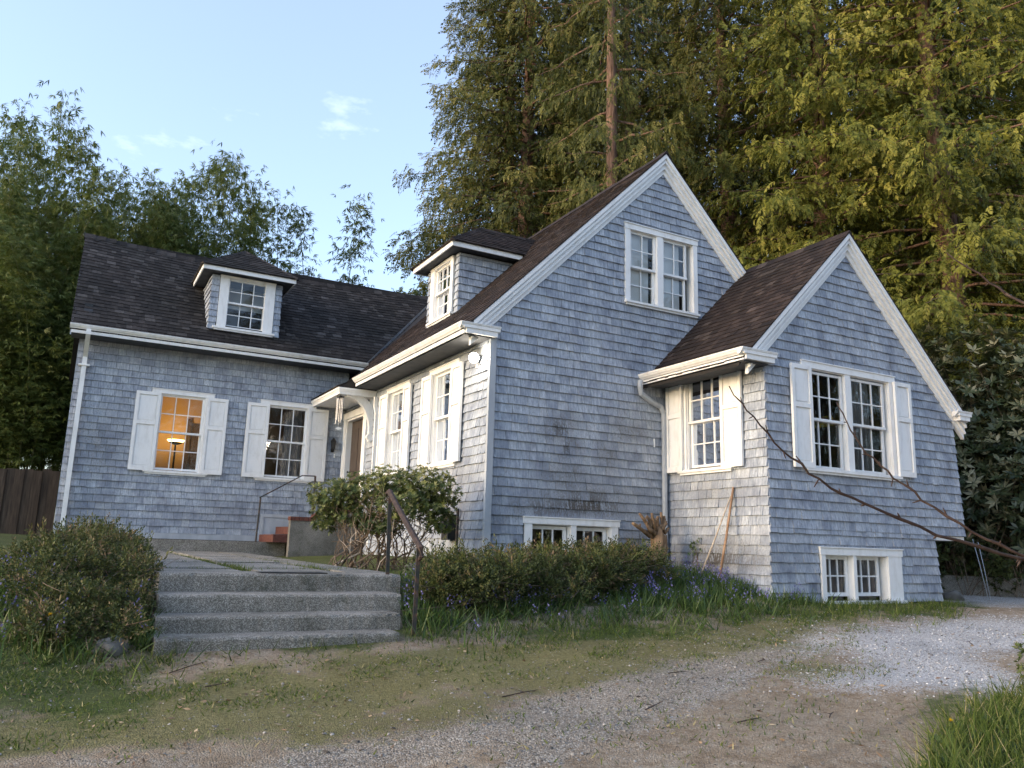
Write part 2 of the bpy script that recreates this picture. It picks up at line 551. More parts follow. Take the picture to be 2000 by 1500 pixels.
M = dict(
    wsh=m_wall_shingle(),
    wallback=simple('wall_sheathing', [(0.3, (0.030, 0.033, 0.038)), (0.7, (0.05, 0.054, 0.06))]),
    roofL=m_roof_shingle('charcoal_wood_roof_shingle', False),
    roofM=m_roof_shingle('brown_wood_roof_shingle', True),
    roofback=simple('roof_deck', [(0.3, (0.012, 0.010, 0.010)), (0.7, (0.03, 0.026, 0.024))]),
    soffit=simple('dark_soffit', [(0.3, (0.045, 0.050, 0.058)), (0.7, (0.085, 0.09, 0.10))]),
    white=m_paint(),
    greypaint=simple('grey_painted_metal', [(0.3, (0.30, 0.33, 0.37)), (0.7, (0.46, 0.49, 0.53))], 5, (1, 1, .3), 0.5),
    glass=m_glass(),
    conc=m_concrete('exposed_aggregate_concrete', (0.235, 0.220, 0.195), (0.50, 0.475, 0.435)),
    render=m_concrete('smooth_grey_render', (0.20, 0.195, 0.185), (0.26, 0.255, 0.245)),
    brick=simple('red_brick', [(0.3, (0.070, 0.028, 0.022)), (0.6, (0.125, 0.048, 0.038)), (0.8, (0.18, 0.082, 0.066))], 18, bump=0.4),
    iron=simple('rusty_painted_iron', [(0.35, (0.018, 0.026, 0.028)), (0.52, (0.035, 0.034, 0.033)), (0.66, (0.11, 0.060, 0.042))], 16, rough=0.6, bump=0.4),
    rust=simple('rusted_rail_cap', [(0.3, (0.028, 0.022, 0.021)), (0.6, (0.062, 0.042, 0.036)), (0.8, (0.12, 0.085, 0.072))], 18, rough=0.75, bump=0.5),
    dark=simple('black_metal', [(0.3, (0.012, 0.012, 0.012)), (0.7, (0.03, 0.03, 0.03))], rough=0.45),
    steel=simple('brushed_aluminium', [(0.3, (0.34, 0.34, 0.36)), (0.7, (0.5, 0.5, 0.52))], rough=0.3, metal=0.9),
    plaster=simple('cream_plaster', [(0.3, (0.52, 0.38, 0.22)), (0.7, (0.60, 0.45, 0.27))], 2),
    roomdark=simple('dim_interior', [(0.3, (0.10, 0.09, 0.08)), (0.7, (0.16, 0.145, 0.13))], 2),
    floor=simple('wood_floor', [(0.3, (0.09, 0.05, 0.03)), (0.7, (0.18, 0.10, 0.06))], 3, (1, 12, 1)),
    door=simple('dark_brown_door', [(0.3, (0.060, 0.046, 0.040)), (0.7, (0.11, 0.088, 0.075))], 5, (8, 8, 1)),
    curtw=simple('white_sheer_curtain', [(0.3, (0.55, 0.55, 0.54)), (0.7, (0.72, 0.72, 0.71))], 3),
    curtg=simple('grey_curtain', [(0.3, (0.16, 0.155, 0.16)), (0.7, (0.27, 0.265, 0.27))], 3, (6, 6, .4)),
    blind=simple('white_roller_blind', [(0.3, (0.82, 0.83, 0.82)), (0.7, (0.88, 0.89, 0.88))], 2),
    fence=simple('dark_brown_fence_wood', [(0.3, (0.040, 0.027, 0.019)), (0.55, (0.085, 0.058, 0.040)), (0.75, (0.14, 0.10, 0.07))], 3, (9, 9, .8), bump=0.5),
    fence2=simple('tan_fence_wood', [(0.3, (0.07, 0.045, 0.028)), (0.7, (0.17, 0.115, 0.075))], 3, (9, 9, .8), bump=0.5),
    bark=simple('cedar_bark', [(0.3, (0.075, 0.042, 0.030)), (0.55, (0.20, 0.120, 0.085)), (0.75, (0.34, 0.235, 0.175))], 4, (7, 7, .7), bump=0.8, bdist=0.03),
    twig=simple('grey_brown_twig', [(0.3, (0.085, 0.056, 0.036)), (0.7, (0.22, 0.165, 0.115))], 20, bump=0.4),
    twigred=simple('reddish_twig', [(0.35, (0.030, 0.018, 0.015)), (0.6, (0.062, 0.040, 0.033)), (0.8, (0.13, 0.092, 0.070))], 30, bump=0.4),
    stump=simple('pollard_bark', [(0.3, (0.10, 0.065, 0.040)), (0.55, (0.23, 0.150, 0.090)), (0.75, (0.36, 0.26, 0.17))], 6, (4, 4, 1), bump=0.6, bdist=0.012),
    culm=simple('bamboo_culm', [(0.3, (0.045, 0.060, 0.022)), (0.7, (0.12, 0.13, 0.055))], 4, rough=0.4),
    stick=simple('worn_pole_wood', [(0.3, (0.22, 0.125, 0.070)), (0.7, (0.42, 0.27, 0.165))], 6, (3, 3, 1)),
    stick2=simple('pale_bare_stick', [(0.3, (0.36, 0.29, 0.22)), (0.7, (0.58, 0.50, 0.41))], 6, (3, 3, 1)),
    rock=simple('garden_rock', [(0.3, (0.09, 0.082, 0.07)), (0.6, (0.18, 0.168, 0.148)), (0.8, (0.30, 0.28, 0.25))], 7, bump=0.8, bdist=0.03),
    ground=m_ground(),
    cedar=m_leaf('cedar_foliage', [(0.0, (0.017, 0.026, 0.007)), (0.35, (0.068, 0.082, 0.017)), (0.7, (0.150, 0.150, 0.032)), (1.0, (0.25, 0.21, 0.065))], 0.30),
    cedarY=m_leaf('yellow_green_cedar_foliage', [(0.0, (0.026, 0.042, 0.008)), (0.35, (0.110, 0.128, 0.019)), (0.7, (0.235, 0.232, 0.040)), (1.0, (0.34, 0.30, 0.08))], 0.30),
    bamboo=m_leaf('bamboo_leaves', [(0.0, (0.026, 0.044, 0.012)), (0.4, (0.082, 0.118, 0.028)), (0.8, (0.160, 0.190, 0.054)), (1.0, (0.26, 0.27, 0.11))], 0.35),
    broad=m_leaf('fresh_broad_leaves', [(0.0, (0.03, 0.06, 0.015)), (0.5, (0.085, 0.14, 0.03)), (1.0, (0.17, 0.22, 0.06))], 0.4),
    rhodo=m_leaf('rhododendron_leaves', [(0.0, (0.010, 0.018, 0.008)), (0.45, (0.036, 0.055, 0.022)), (0.78, (0.085, 0.105, 0.045)), (0.92, (0.22, 0.21, 0.115)), (1.0, (0.36, 0.33, 0.20))], 0.12, 0.4, 0.5),
    heather=m_leaf('heather_sprigs', [(0.0, (0.020, 0.026, 0.010)), (0.35, (0.052, 0.070, 0.020)), (0.65, (0.100, 0.118, 0.036)), (0.84, (0.125, 0.100, 0.045)), (1.0, (0.19, 0.135, 0.085))], 0.2),
    pieris=m_leaf('pieris_leaves', [(0.0, (0.022, 0.036, 0.012)), (0.4, (0.075, 0.105, 0.026)), (0.75, (0.165, 0.185, 0.052)), (1.0, (0.32, 0.30, 0.12))], 0.25, 0.45, 0.4),
    grass=m_leaf('grass_blades', [(0.0, (0.030, 0.052, 0.012)), (0.45, (0.080, 0.125, 0.024)), (0.8, (0.155, 0.190, 0.042)), (0.93, (0.27, 0.25, 0.10)), (1.0, (0.42, 0.36, 0.19))], 0.35),
    strap=m_leaf('bluebell_strap_leaves', [(0.0, (0.028, 0.058, 0.016)), (0.5, (0.078, 0.135, 0.034)), (1.0, (0.165, 0.215, 0.062))], 0.3, 0.4, 0.4),
    blue=m_leaf('bluebell_flowers', [(0.0, (0.10, 0.09, 0.28)), (0.6, (0.21, 0.19, 0.48)), (1.0, (0.42, 0.38, 0.68))], 0.3),
    yellow=m_leaf('yellow_petals', [(0.0, (0.70, 0.42, 0.01)), (1.0, (0.85, 0.60, 0.03))], 0.2),
    litter=m_leaf('dry_leaf_litter', [(0.0, (0.10, 0.055, 0.030)), (0.5, (0.28, 0.185, 0.11)), (0.85, (0.40, 0.29, 0.17)), (1.0, (0.50, 0.40, 0.27))], 0.1),
    stone=m_leaf('gravel_stones', [(0.0, (0.09, 0.08, 0.07)), (0.5, (0.25, 0.23, 0.205)), (0.85, (0.36, 0.335, 0.30)), (1.0, (0.44, 0.41, 0.37))], 0.0, 0.9, 0.15),
    stonew=m_leaf('white_gravel_stones', [(0.0, (0.22, 0.21, 0.20)), (0.5, (0.42, 0.41, 0.40)), (1.0, (0.66, 0.65, 0.64))], 0.0, 0.9, 0.15),
    bulb=m_emit('lit_lamp_glass', (1.0, 0.86, 0.62), 9.0),
    bowl=m_emit('lit_lamp_bowl', (1.0, 0.62, 0.18), 5.0),
    flood=m_emit('lit_flood_lens', (1.0, 0.93, 0.80), 14.0),
)

# ------------------------------------------------------------------ terrain
CP = np.array([
    (0, 0, -1.35), (-6, 0, -1.35), (6, -1, -1.15), (2, 3.5, -1.03), (0, 4.4, -1.03), (-3, 5, -1.0), (5, 3, -1.0), (8, 3, -.90),
    (12, 3, -.85), (1.6, 6.35, -.84), (.5, 6.2, -.91), (3.2, 6.4, -.82), (4.5, 6.6, -.79), (6, 6.9, -.72), (7.5, 7.0, -.66),
    (8.5, 7.2, -.65), (11.5, 7.2, -.68), (14, 7, -.70), (13, 12, -.68), (18, 16, -.62), (13, 20, -.55), (25, 10, -.6),
    (4, 7.4, -.62), (5.5, 7.8, -.56), (4.5, 9, -.30), (6, 9, -.30), (5, 9.6, -.20), (7, 9.6, -.24), (7.8, 9.6, -.28),
    (8.0, 8.6, -.42), (7.6, 7.7, -.54), (7.2, 8.3, -.42), (8.6, 7.65, -.62), (4.6, 11, -.20), (4.7, 14, -.22), (3.5, 8, -.46), (3.5, 10, -.36),
    (3.5, 13, -.33), (2, 7.9, -.46), (2, 12, -.40), (2, 16, -.36), (.7, 8, -.46), (.7, 12, -.36), (.3, 7.3, -.62), (0, 8.2, -.45),
    (-1.5, 7, -.80), (-1, 10, -.30), (-3, 10, -.35), (-.3, 13, -.18), (-.5, 16, -.06), (-3, 16, -.05), (-2, 20, .05), (-10, 10, -.35),
    (-10, 25, .15), (5, 25, .2), (12, 25, 0), (22, 25, -.3), (40, 40, 0), (-40, 40, 0), (40, 0, -.8), (-40, 0, -1.2), (0, -40, -1.4), (60, 90, 0), (-60, 90, 0)])
_k = lambda a, b: np.sqrt(((a[:, None, :2] - b[None, :, :2]) ** 2).sum(2) + 0.35 ** 2)
_A = np.zeros((len(CP) + 1, len(CP) + 1))
_A[:-1, :-1] = _k(CP, CP) + np.eye(len(CP)) * 0.02
_A[:-1, -1] = 1
_A[-1, :-1] = 1
_w = np.linalg.solve(_A, np.append(CP[:, 2], 0))


def gz(x, y):
    """terrain height"""
    x = np.atleast_1d(np.asarray(x, float))
    y = np.atleast_1d(np.asarray(y, float))
    sh = x.shape
    P = np.stack([x.ravel(), y.ravel()], 1)
    out = np.empty(len(P))
    for i in range(0, len(P), 20000):
        q = P[i:i + 20000]
        out[i:i + 20000] = _k(q, CP) @ _w[:-1] + _w[-1]
    near = np.clip((70 - np.hypot(P[:, 0], P[:, 1])) / 40, 0, 1)
    z = out * near + (-0.3) * (1 - near)
    # wheel ruts and small unevenness
    z += 0.012 * np.sin(P[:, 0] * 3.1 + P[:, 1] * 1.7) * np.sin(P[:, 1] * 2.3 - P[:, 0] * 0.9) * near
    return z.reshape(sh)


def gz1(x, y):
    return float(gz(x, y)[0])


def ground_hit(px, py):
    """where the line of sight through a photo pixel meets the terrain"""
    d = ray(px, py)
    lo, hi = 1.0, 80.0
    ts = np.linspace(lo, hi, 1600)
    P = d[None, :] * ts[:, None]
    below = P[:, 2] < gz(P[:, 0], P[:, 1])
    i = int(np.argmax(below))
    return P[i]


_fd = np.random.default_rng(99).normal(0, 1, (10, 3))


def fbm(x, y, f=1.0):
    v = 0
    for k in range(10):
        w_ = f * (1 + .55 * k)
        v = v + np.sin(w_ * (x * _fd[k, 0] + y * _fd[k, 1]) * 1.4 + 7 * _fd[k, 2]) / (1 + .25 * k)
    return v / 3.0


def band(px, py, line, width):
    """soft mask about a polyline given in photo pixels"""
    best = np.full(px.shape, 1e9)
    for (x0, y0), (x1, y1) in zip(line[:-1], line[1:]):
        t = np.clip(((px - x0) * (x1 - x0) + (py - y0) * (y1 - y0)) / ((x1 - x0) ** 2 + (y1 - y0) ** 2), 0, 1)
        best = np.minimum(best, np.hypot(px - x0 - t * (x1 - x0), (py - y0 - t * (y1 - y0)) * 1.0))
    return np.exp(-(best / width) ** 2)


def ell(px, py, cx, cy, rx, ry, a=0.0):
    c, s = math.cos(a), math.sin(a)
    dx, dy = px - cx, py - cy
    return np.exp(-(((dx * c + dy * s) / rx) ** 2 + ((dy * c - dx * s) / ry) ** 2))


def ground_masks(x, y, z):
    px, py, d = proj(np.stack([x, y, z], 1))
    ok = d > 0.5
    px = np.where(ok, px, 99999)
    py = np.where(ok, py, 99999)
    grass = ell(px, py, 60, 1310, 300, 110) + ell(px, py, 1950, 1440, 170, 110) + 0.55 * band(px, py, [(560, 1260), (800, 1240), (1300, 1235), (1500, 1195), (1850, 1190)], 26)
    grass = np.where(y > 7.5, np.maximum(grass, 0.7), grass)
    grass = np.where((x > 11.5) & (y < 13.5), 0.12 + 0.5 * ell(px, py, 1880, 1185, 60, 14), grass)
    grass = np.where(x < -0.9, np.maximum(grass, 0.75), grass)
    moss = (0.75 * band(px, py, [(-200, 1470), (150, 1420), (500, 1330), (800, 1300), (1150, 1270), (1400, 1240), (1650, 1215)], 45)
            + 0.45 * ell(px, py, 900, 1340, 420, 45, -0.1) + 0.55 * ell(px, py, 1600, 1310, 120, 28) + 0.42 * ell(px, py, 1600, 1420, 320, 70) + 0.45 * ell(px, py, 350, 1440, 400, 50) + 0.35 * ell(px, py, 800, 1400, 350, 50))
    white = (1.0 * ell(px, py, 1960, 1240, 260, 34) + 0.95 * ell(px, py, 1850, 1310, 190, 34, 0.25) + 0.55 * ell(px, py, 1680, 1330, 150, 30)
             + 0.22 * band(px, py, [(1250, 1440), (1420, 1330), (1600, 1260)], 26))
    grey = (0.95 * band(px, py, [(600, 1500), (900, 1440), (1150, 1370), (1350, 1300), (1560, 1250)], 48) + 0.8 * band(px, py, [(1010, 1500), (1230, 1400), (1430, 1330)], 40)
            + 0.55 * ell(px, py, 250, 1490, 350, 26))
    yard = (x > 11.6) & (y > 7.3)
    grey = np.where(yard, 1.0, grey)
    white = np.where(yard, np.maximum(0.40, 0.9 * ell(px, py, 1960, 1225, 260, 24)), white)
    moss = np.where(yard, 0, moss)
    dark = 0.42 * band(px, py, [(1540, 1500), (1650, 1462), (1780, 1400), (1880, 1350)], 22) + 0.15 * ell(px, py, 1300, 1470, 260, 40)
    pn = np.clip(fbm(x, y, 1.6), -1, 1)
    moss = moss * (1 + .6 * pn)
    grass = np.where(y < 7.4, grass * (1 + .5 * pn), grass)
    return [np.clip(m, 0, 1) for m in (grass, moss, white, grey, dark)]


def grid_mesh(name, xs, ys, dz, mat):
    gx, gy = np.meshgrid(xs, ys)
    x, y = gx.ravel(), gy.ravel()
    z = gz(x, y) + dz
    nx, ny = len(xs), len(ys)
    i = np.arange((nx - 1) * (ny - 1))
    a = (i // (nx - 1)) * nx + i % (nx - 1)
    Q = np.stack([a, a + 1, a + nx + 1, a + nx], 1)
    o = quads(name, np.stack([x, y, z], 1), Q, mat, smooth=True)
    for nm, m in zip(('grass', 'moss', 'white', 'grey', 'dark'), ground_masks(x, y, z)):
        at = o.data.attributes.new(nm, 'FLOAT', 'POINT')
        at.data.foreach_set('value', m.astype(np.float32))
    return o


xs = np.concatenate([np.linspace(-400, -40, 10), np.linspace(-36, -4, 14), np.arange(-3, 16, 0.07), np.linspace(16.4, 40, 18), np.linspace(48, 400, 10)])
ys = np.concatenate([np.linspace(-200, -10, 8), np.linspace(-8, 0.6, 8), np.arange(0.9, 11, 0.07), np.linspace(11.3, 40, 40), np.linspace(50, 500, 12)])
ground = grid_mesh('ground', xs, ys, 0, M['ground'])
ground['kind'] = 'structure'

# ------------------------------------------------------------------ house numbers (metres, eye = 0)
YD, YB, YA, XE, XC = 7.70, 9.75, 16.28, 8.07, 4.93
XL = -0.12
MRX, MRZ = 8.03, 6.45        # main ridge
RRX, RRZ = 9.81, 4.75        # right wing ridge
LRY, LRZ = 18.5, 6.20        # left wing ridge
LEY, LEZ = 15.88, 3.58       # left wing eave edge
house = thing('house', (6.0, 11.0, -0.6),
              'weathered blue-grey shingled cottage with white shutters, steep gables and dark shingle roof', 'house')


class Wall:
    """flat wall frame: u along the wall, z up, n outwards"""

    def __init__(self, axis, val):
        self.axis, self.val = axis, val

    def P(self, u, z, n=0.0):
        return (u, self.val - n, z) if self.axis == 'y' else (self.val - n, u, z)

    def box(self, mb, u0, u1, z0, z1, n0, n1, a=0.5):
        P = self.P
        mb.hexa([P(u0, z0, n0), P(u1, z0, n0), P(u1, z0, n1), P(u0, z0, n1), P(u0, z1, n0), P(u1, z1, n0), P(u1, z1, n1), P(u0, z1, n1)], a)


WA, WB, WC, WD, WE = Wall('y', YA), Wall('y', YB), Wall('x', XC), Wall('y', YD), Wall('x', XE)


def clip(poly, outline):
    """Sutherland-Hodgman against a convex counter-clockwise outline"""
    out = list(poly)
    n = len(outline)
    for i in range(n):
        ax, ay = outline[i]
        bx, by = outline[(i + 1) % n]
        inp, out = out, []
        if not inp:
            return []
        side = lambda p: (bx - ax) * (p[1] - ay) - (by - ay) * (p[0] - ax)
        for k in range(len(inp)):
            p, q = inp[k], inp[(k + 1) % len(inp)]
            sp_, sq = side(p), side(q)
            if sp_ >= 0:
                out.append(p)
            if (sp_ > 0 > sq) or (sp_ < 0 < sq):
                t = sp_ / (sp_ - sq)
                out.append((p[0] + (q[0] - p[0]) * t, p[1] + (q[1] - p[1]) * t))
    return out


def subtract(rects, op):
    o0, o1, p0, p1 = op
    res = []
    for (a, b, c, d) in rects:
        if b <= o0 or a >= o1 or d <= p0 or c >= p1:
            res.append((a, b, c, d))
            continue
        if a < o0:
            res.append((a, o0, c, d))
        if b > o1:
            res.append((o1, b, c, d))
        m0, m1 = max(a, o0), min(b, o1)
        if c < p0:
            res.append((m0, m1, c, p0))
        if d > p1:
            res.append((m0, m1, p1, d))
    return res


def wall_solid(W, outline, openings, thick=0.14, name='wall'):
    mb = MB()
    us = [p[0] for p in outline]
    zs = [p[1] for p in outline]
    cuts_z = sorted({min(zs), max(zs), *[v for o in openings for v in o[2:]]})
    for z0, z1 in zip(cuts_z[:-1], cuts_z[1:]):
        rects = [(min(us), max(us), z0, z1)]
        for op in openings:
            rects = subtract(rects, op)
        for (a, b, c, d) in rects:
            pg = clip([(a, c), (b, c), (b, d), (a, d)], outline)
            if len(pg) >= 3:
                ring = [W.P(u, z, 0) for u, z in pg]
                back = np.array(W.P(0, 0, -thick)) - np.array(W.P(0, 0, 0))
                mb.prism(ring, back)
    return mb.build(name, M['wallback'], house)


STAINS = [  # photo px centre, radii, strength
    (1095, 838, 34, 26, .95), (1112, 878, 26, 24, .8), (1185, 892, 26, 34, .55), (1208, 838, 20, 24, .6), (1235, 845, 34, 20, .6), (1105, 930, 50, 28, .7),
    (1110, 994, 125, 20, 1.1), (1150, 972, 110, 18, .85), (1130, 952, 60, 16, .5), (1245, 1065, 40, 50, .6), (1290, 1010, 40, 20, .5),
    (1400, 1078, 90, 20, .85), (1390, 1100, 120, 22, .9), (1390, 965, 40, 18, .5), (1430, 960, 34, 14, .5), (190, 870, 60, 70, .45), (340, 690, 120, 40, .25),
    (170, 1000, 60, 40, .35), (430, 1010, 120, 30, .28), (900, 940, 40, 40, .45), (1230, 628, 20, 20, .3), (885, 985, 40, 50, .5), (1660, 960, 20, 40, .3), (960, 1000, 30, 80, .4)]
SH = []      # wall shingles: (wall object, verts, faces, rnd, stain, px area)


def shingle_field(outline, toP, exposure, wr, thick, openings=(), skip=None, jz=0.004, z_start=None, lap=0.02, gap=0.0045):
    """courses of individual tapered shingles clipped to a convex outline; yields (verts, faces)"""
    us = [p[0] for p in outline]
    zs = [p[1] for p in outline]
    z = min(zs) if z_start is None else z_start
    row = 0
    while z < max(zs):
        wob = random.uniform(-jz, jz) * 0.7
        u = min(us) - random.uniform(0, wr[1])
        while u < max(us):
            w = random.uniform(*wr)
            z0 = z + wob + random.uniform(-jz, jz)
            if random.random() < 0.02:
                z0 -= random.uniform(0.004, 0.012)
            rects = [(u + gap * 0.5, u + w - gap * 0.5, z0, z + exposure + lap)]
            for op in openings:
                rects = subtract(rects, op)
            for (a, b, c, d) in rects:
                if b - a < 0.008 or d - c < 0.015:
                    continue
                pg = clip([(a, c), (b, c), (b, d), (a, d)], outline)
                if len(pg) < 3:
                    continue
                cu = sum(p[0] for p in pg) / len(pg)
                cz = sum(p[1] for p in pg) / len(pg)
                if skip and skip(cu, cz):
                    continue
                th = thick * random.uniform(0.8, 1.25)
                tw = random.uniform(-0.002, 0.002)
                vs, n = [], len(pg)
                for (pu, pz) in pg:
                    t = min(max((pz - z) / (exposure + lap), 0), 1)
                    nn = th * (1 - t) + 0.003 * t + tw * (pu - cu) / max(w, .05)
                    vs.append(toP(pu, pz, max(nn, 0.0015)))
                for (pu, pz) in pg:
                    vs.append(toP(pu, pz, -0.002))
                fs = [tuple(range(n))]
                for k in range(n):
                    fs.append((k, n + k, n + (k + 1) % n, (k + 1) % n))
                yield vs, fs, (cu, cz)
            u += w
        z += exposure
        row += 1


def clad(W, wallobj, outline, openings=(), skip=None, exposure=0.128, z_start=None):
    for vs, fs, (cu, cz) in shingle_field(outline, W.P, exposure, (0.09, 0.235), 0.027, openings, skip, z_start=z_start):
        c = np.array(vs[:len(vs) // 2])
        x, y, d = proj(c)
        ar = 0.5 * abs(np.dot(x, np.roll(y, -1)) - np.dot(y, np.roll(x, -1)))
        mx, my = float(x.mean()), float(y.mean())
        k_ = random.uniform(.75, 1.3)
        st = np.zeros(len(x))
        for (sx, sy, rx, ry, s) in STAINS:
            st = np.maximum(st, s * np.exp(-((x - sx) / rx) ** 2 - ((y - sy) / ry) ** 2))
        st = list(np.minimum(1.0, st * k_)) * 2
        SH.append((wallobj, vs, fs, random.random(), st, ar if 0 < mx < 2000 and 0 < my < 1500 else 0))


# openings: (u0, u1, z0, z1)
def winop(uc, hw=0.41, z0=1.19, z1=2.66):
    return (uc - hw, uc + hw, z0, z1)


A1, A2, C2, C1, E1 = 1.735, 3.725, 11.20, 13.18, 8.86
opsA = [winop(A1), winop(A2)]
opsC = [winop(C1), winop(C2), (14.98, 16.10, 0.42, 2.46)]
opsE = [winop(E1, 0.41, 1.18, 2.62)]
opsB = [(7.34, 8.66, 3.82, 5.02), (5.66, 7.02, -0.12, 0.32)]
opsD = [(8.86, 10.62, 1.17, 2.59)]
opsD2 = [(9.05, 10.36, -0.60, 0.02)]

outA = [(XL, -0.02), (XC, -0.02), (XC, 3.78), (XL, 3.78)]
outB = [(XC, -0.35), (11.4, -0.35), (11.4, 2.92), (MRX, MRZ - 0.14), (XC, MRZ - 0.14 - (MRX - XC))]
outC = [(YB, -0.35), (YA, -0.35), (YA, 3.16), (YB, 3.16)]
outD = [(XE, 0.34), (12.23, 0.34), (12.12, 2.28), (RRX, RRZ - 0.14), (XE, RRZ - 0.14 - (RRX - XE))]
outD2 = [(XE, -0.72), (11.50, -0.72), (11.47, 0.36), (XE, 0.36)]
outE = [(YD, -0.72), (YB, -0.72), (YB, 2.80), (YD, 2.80)]
wA = wall_solid(WA, outA, opsA)
wB = wall_solid(WB, outB, opsB)
wC = wall_solid(WC, outC, opsC)
wD = wall_solid(WD, outD, opsD)
wD2 = wall_solid(WD, outD2, opsD2)
wE = wall_solid(WE, outE, opsE)
rroof = lambda X: RRZ - abs(X - RRX)
# shingles start above a water table
clad(WA, wA, [(XL - .012, 0.06), (XC, 0.06), (XC, 3.70), (XL - .012, 3.70)], [(1.19, 2.28, 1.16, 2.712), (3.18, 4.27, 1.16, 2.712)])
clad(WB, wB, outB, [(7.25, 8.74, 3.78, 5.10), (5.53, 7.15, -0.5, 0.40)], skip=lambda u, z: u > XE + .02 and z < rroof(u) - 0.12)
clad(WC, wC, [(YB - .012, -0.3), (YA, -0.3), (YA, 3.10), (YB - .012, 3.10)], [(C1 - .545, C1 + .545, 1.16, 2.712), (C2 - .545, C2 + .545, 1.16, 2.712), (14.80, 16.3, 0.4, 2.60)])
clad(WD, wD, outD, [(8.75, 10.74, 1.13, 2.67)])
clad(WD, wD2, [(XE - .012, -0.62), (11.56, -0.62), (11.47, 0.34), (XE - .012, 0.34)], [(8.95, 10.66, -0.64, 0.10)], z_start=-0.62)
clad(WE, wE, [(YD - .012, -0.66), (YB, -0.66), (YB, 2.74), (YD - .012, 2.74)], [(E1 - .51, E1 + .54, 1.15, 2.66)])

# hidden sides and floors close the volumes
mb = MB()
mb.box(XL, XL + .14, YA + .15, 20.6, -0.1, 4.2)
mb.prism([(XL, YA, 4.0), (XL, 20.7, 4.0), (XL, LRY, LRZ - .15)], (0.14, 0, 0))
mb.box(XL, 11.4, 20.6, 20.75, -0.3, 6.0)
mb.box(11.26, 11.4, YB + .15, 20.6, -0.3, 3.0)
mb.box(11.33, 11.47, YD + .15, YB, -0.7, 0.34)
mb.box(12.0, 12.12, YD + .15, 10.5, 0.34, 2.3)
mb.build('rear_wall', M['wallback'], house)
mb = MB()
mb.box(11.3, 12.22, YD + .01, 10.5, 0.27, 0.335)
mb.build('overhang_soffit', M['white'], house)
mb = MB()
mb.box(XL + .15, XC + .1, YA + .15, 20.5, 0.30, 0.44)
mb.box(XC + .15, 11.2, YB + .15, 20.5, 0.30, 0.44)
mb.box(XE + .15, 11.9, YD + .15, YB + .1, 0.345, 0.44)
mb.build('floor', M['floor'], house)
mb = MB()
mb.box(XL + .15, XC - .0, YA + .15, 18.7, 2.98, 3.05)
mb.box(XC + .15, 11.2, YB + .15, 20.5, 2.98, 3.05)
mb.build('ceiling', M['plaster'], house)
mb = MB()
mb.box(XL + .15, 3.0, 18.55, 18.65, 0.44, 2.98)
mb.box(XL + .145, XL + .155, YA + .15, 18.55, 0.44, 2.98)
mb.box(2.92, 3.0, YA + .15, 17.35, 0.44, 2.98)
mb.build('room_wall', M['plaster'], house)
mb = MB()
mb.box(3.02, 6.0, 18.45, 18.6, 0.44, 2.98)
mb.box(7.9, 8.0, YB + .15, 18.4, 0.44, 2.98)
mb.box(7.2, 8.9, 11.6, 11.7, 3.05, 5.2)
mb.box(8.3, 12.0, 11.2, 11.3, -0.6, 2.9)
mb.box(5.0, 8.0, 11.6, 11.7, -0.6, 0.3)
mb.build('room_wall', M['roomdark'], house)
# dark door leaf, widened to stand in for a tree's reflection over the lit room
mb = MB()
mb.box(2.12, 2.20, 18.47, 18.55, 0.44, 2.5)
mb.box(2.20, 2.90, 18.52, 18.55, 0.44, 2.42)
mb.box(.1, 2.12, 18.50, 18.55, 0.44, 1.32)  # low dark panel added in place of furniture along the back wall
mb.build('added_dark_panels', M['door'], house)

# ---- water tables, corner boards, base trims
mb = MB()
WA.box(mb, XL, 3.4, -0.045, 0.062, 0, 0.02)
mb.build('water_table', M['greypaint'], house)
mb = MB()
WE.box(mb, YD - .0, YB, -0.75, -0.655, 0, 0.012)
WD.box(mb, XE - .012, 11.52, -0.76, -0.625, 0, 0.012)
mb.build('base_trim', M['wallback'], house)
mb = MB()
WB.box(mb, XC - .02, XC + .075, -0.3, 3.02, 0.016, 0.075)
mb.build('downspout', M['greypaint'], house)


# ------------------------------------------------------------------ windows
def pane(W, u0, u1, z0, z1, n, parent):
    mb = MB()
    j = [random.uniform(-0.0022, 0.0022) for _ in range(4)]
    P = W.P
    f = [P(u0, z0, n + j[0]), P(u1, z0, n + j[1]), P(u1, z1, n + j[2]), P(u0, z1, n + j[3])]
    mb.poly(f)
    return mb.build('pane', M['glass'], parent)


def sash(W, u0, u1, z0, z1, n, cols, rows, parent, stile=0.045, rail=0.05, munt=0.017):
    """glass area u0..u1, z0..z1"""
    mb = MB()
    d0, d1 = n - 0.012, n + 0.022
    W.box(mb, u0 - stile, u0, z0 - rail, z1 + rail, d0, d1)
    W.box(mb, u1, u1 + stile, z0 - rail, z1 + rail, d0, d1)
    W.box(mb, u0, u1, z0 - rail, z0, d0, d1)
    W.box(mb, u0, u1, z1, z1 + rail, d0, d1)
    us = np.linspace(u0, u1, cols + 1)
    zs = np.linspace(z0, z1, rows + 1)
    for q in us[1:-1]:
        W.box(mb, q - munt / 2, q + munt / 2, z0, z1, d0 + .004, d1 - .004)
    for i in range(cols):
        a = us[i] + (munt / 2 if i else 0)
        b = us[i + 1] - (munt / 2 if i < cols - 1 else 0)
        for q in zs[1:-1]:
            W.box(mb, a, b, q - munt / 2, q + munt / 2, d0 + .006, d1 - .006)
    mb.build('sash', M['white'], parent)
    for i in range(cols):
        for k in range(rows):
            pane(W, us[i], us[i + 1], zs[k], zs[k + 1], n + 0.004, parent)


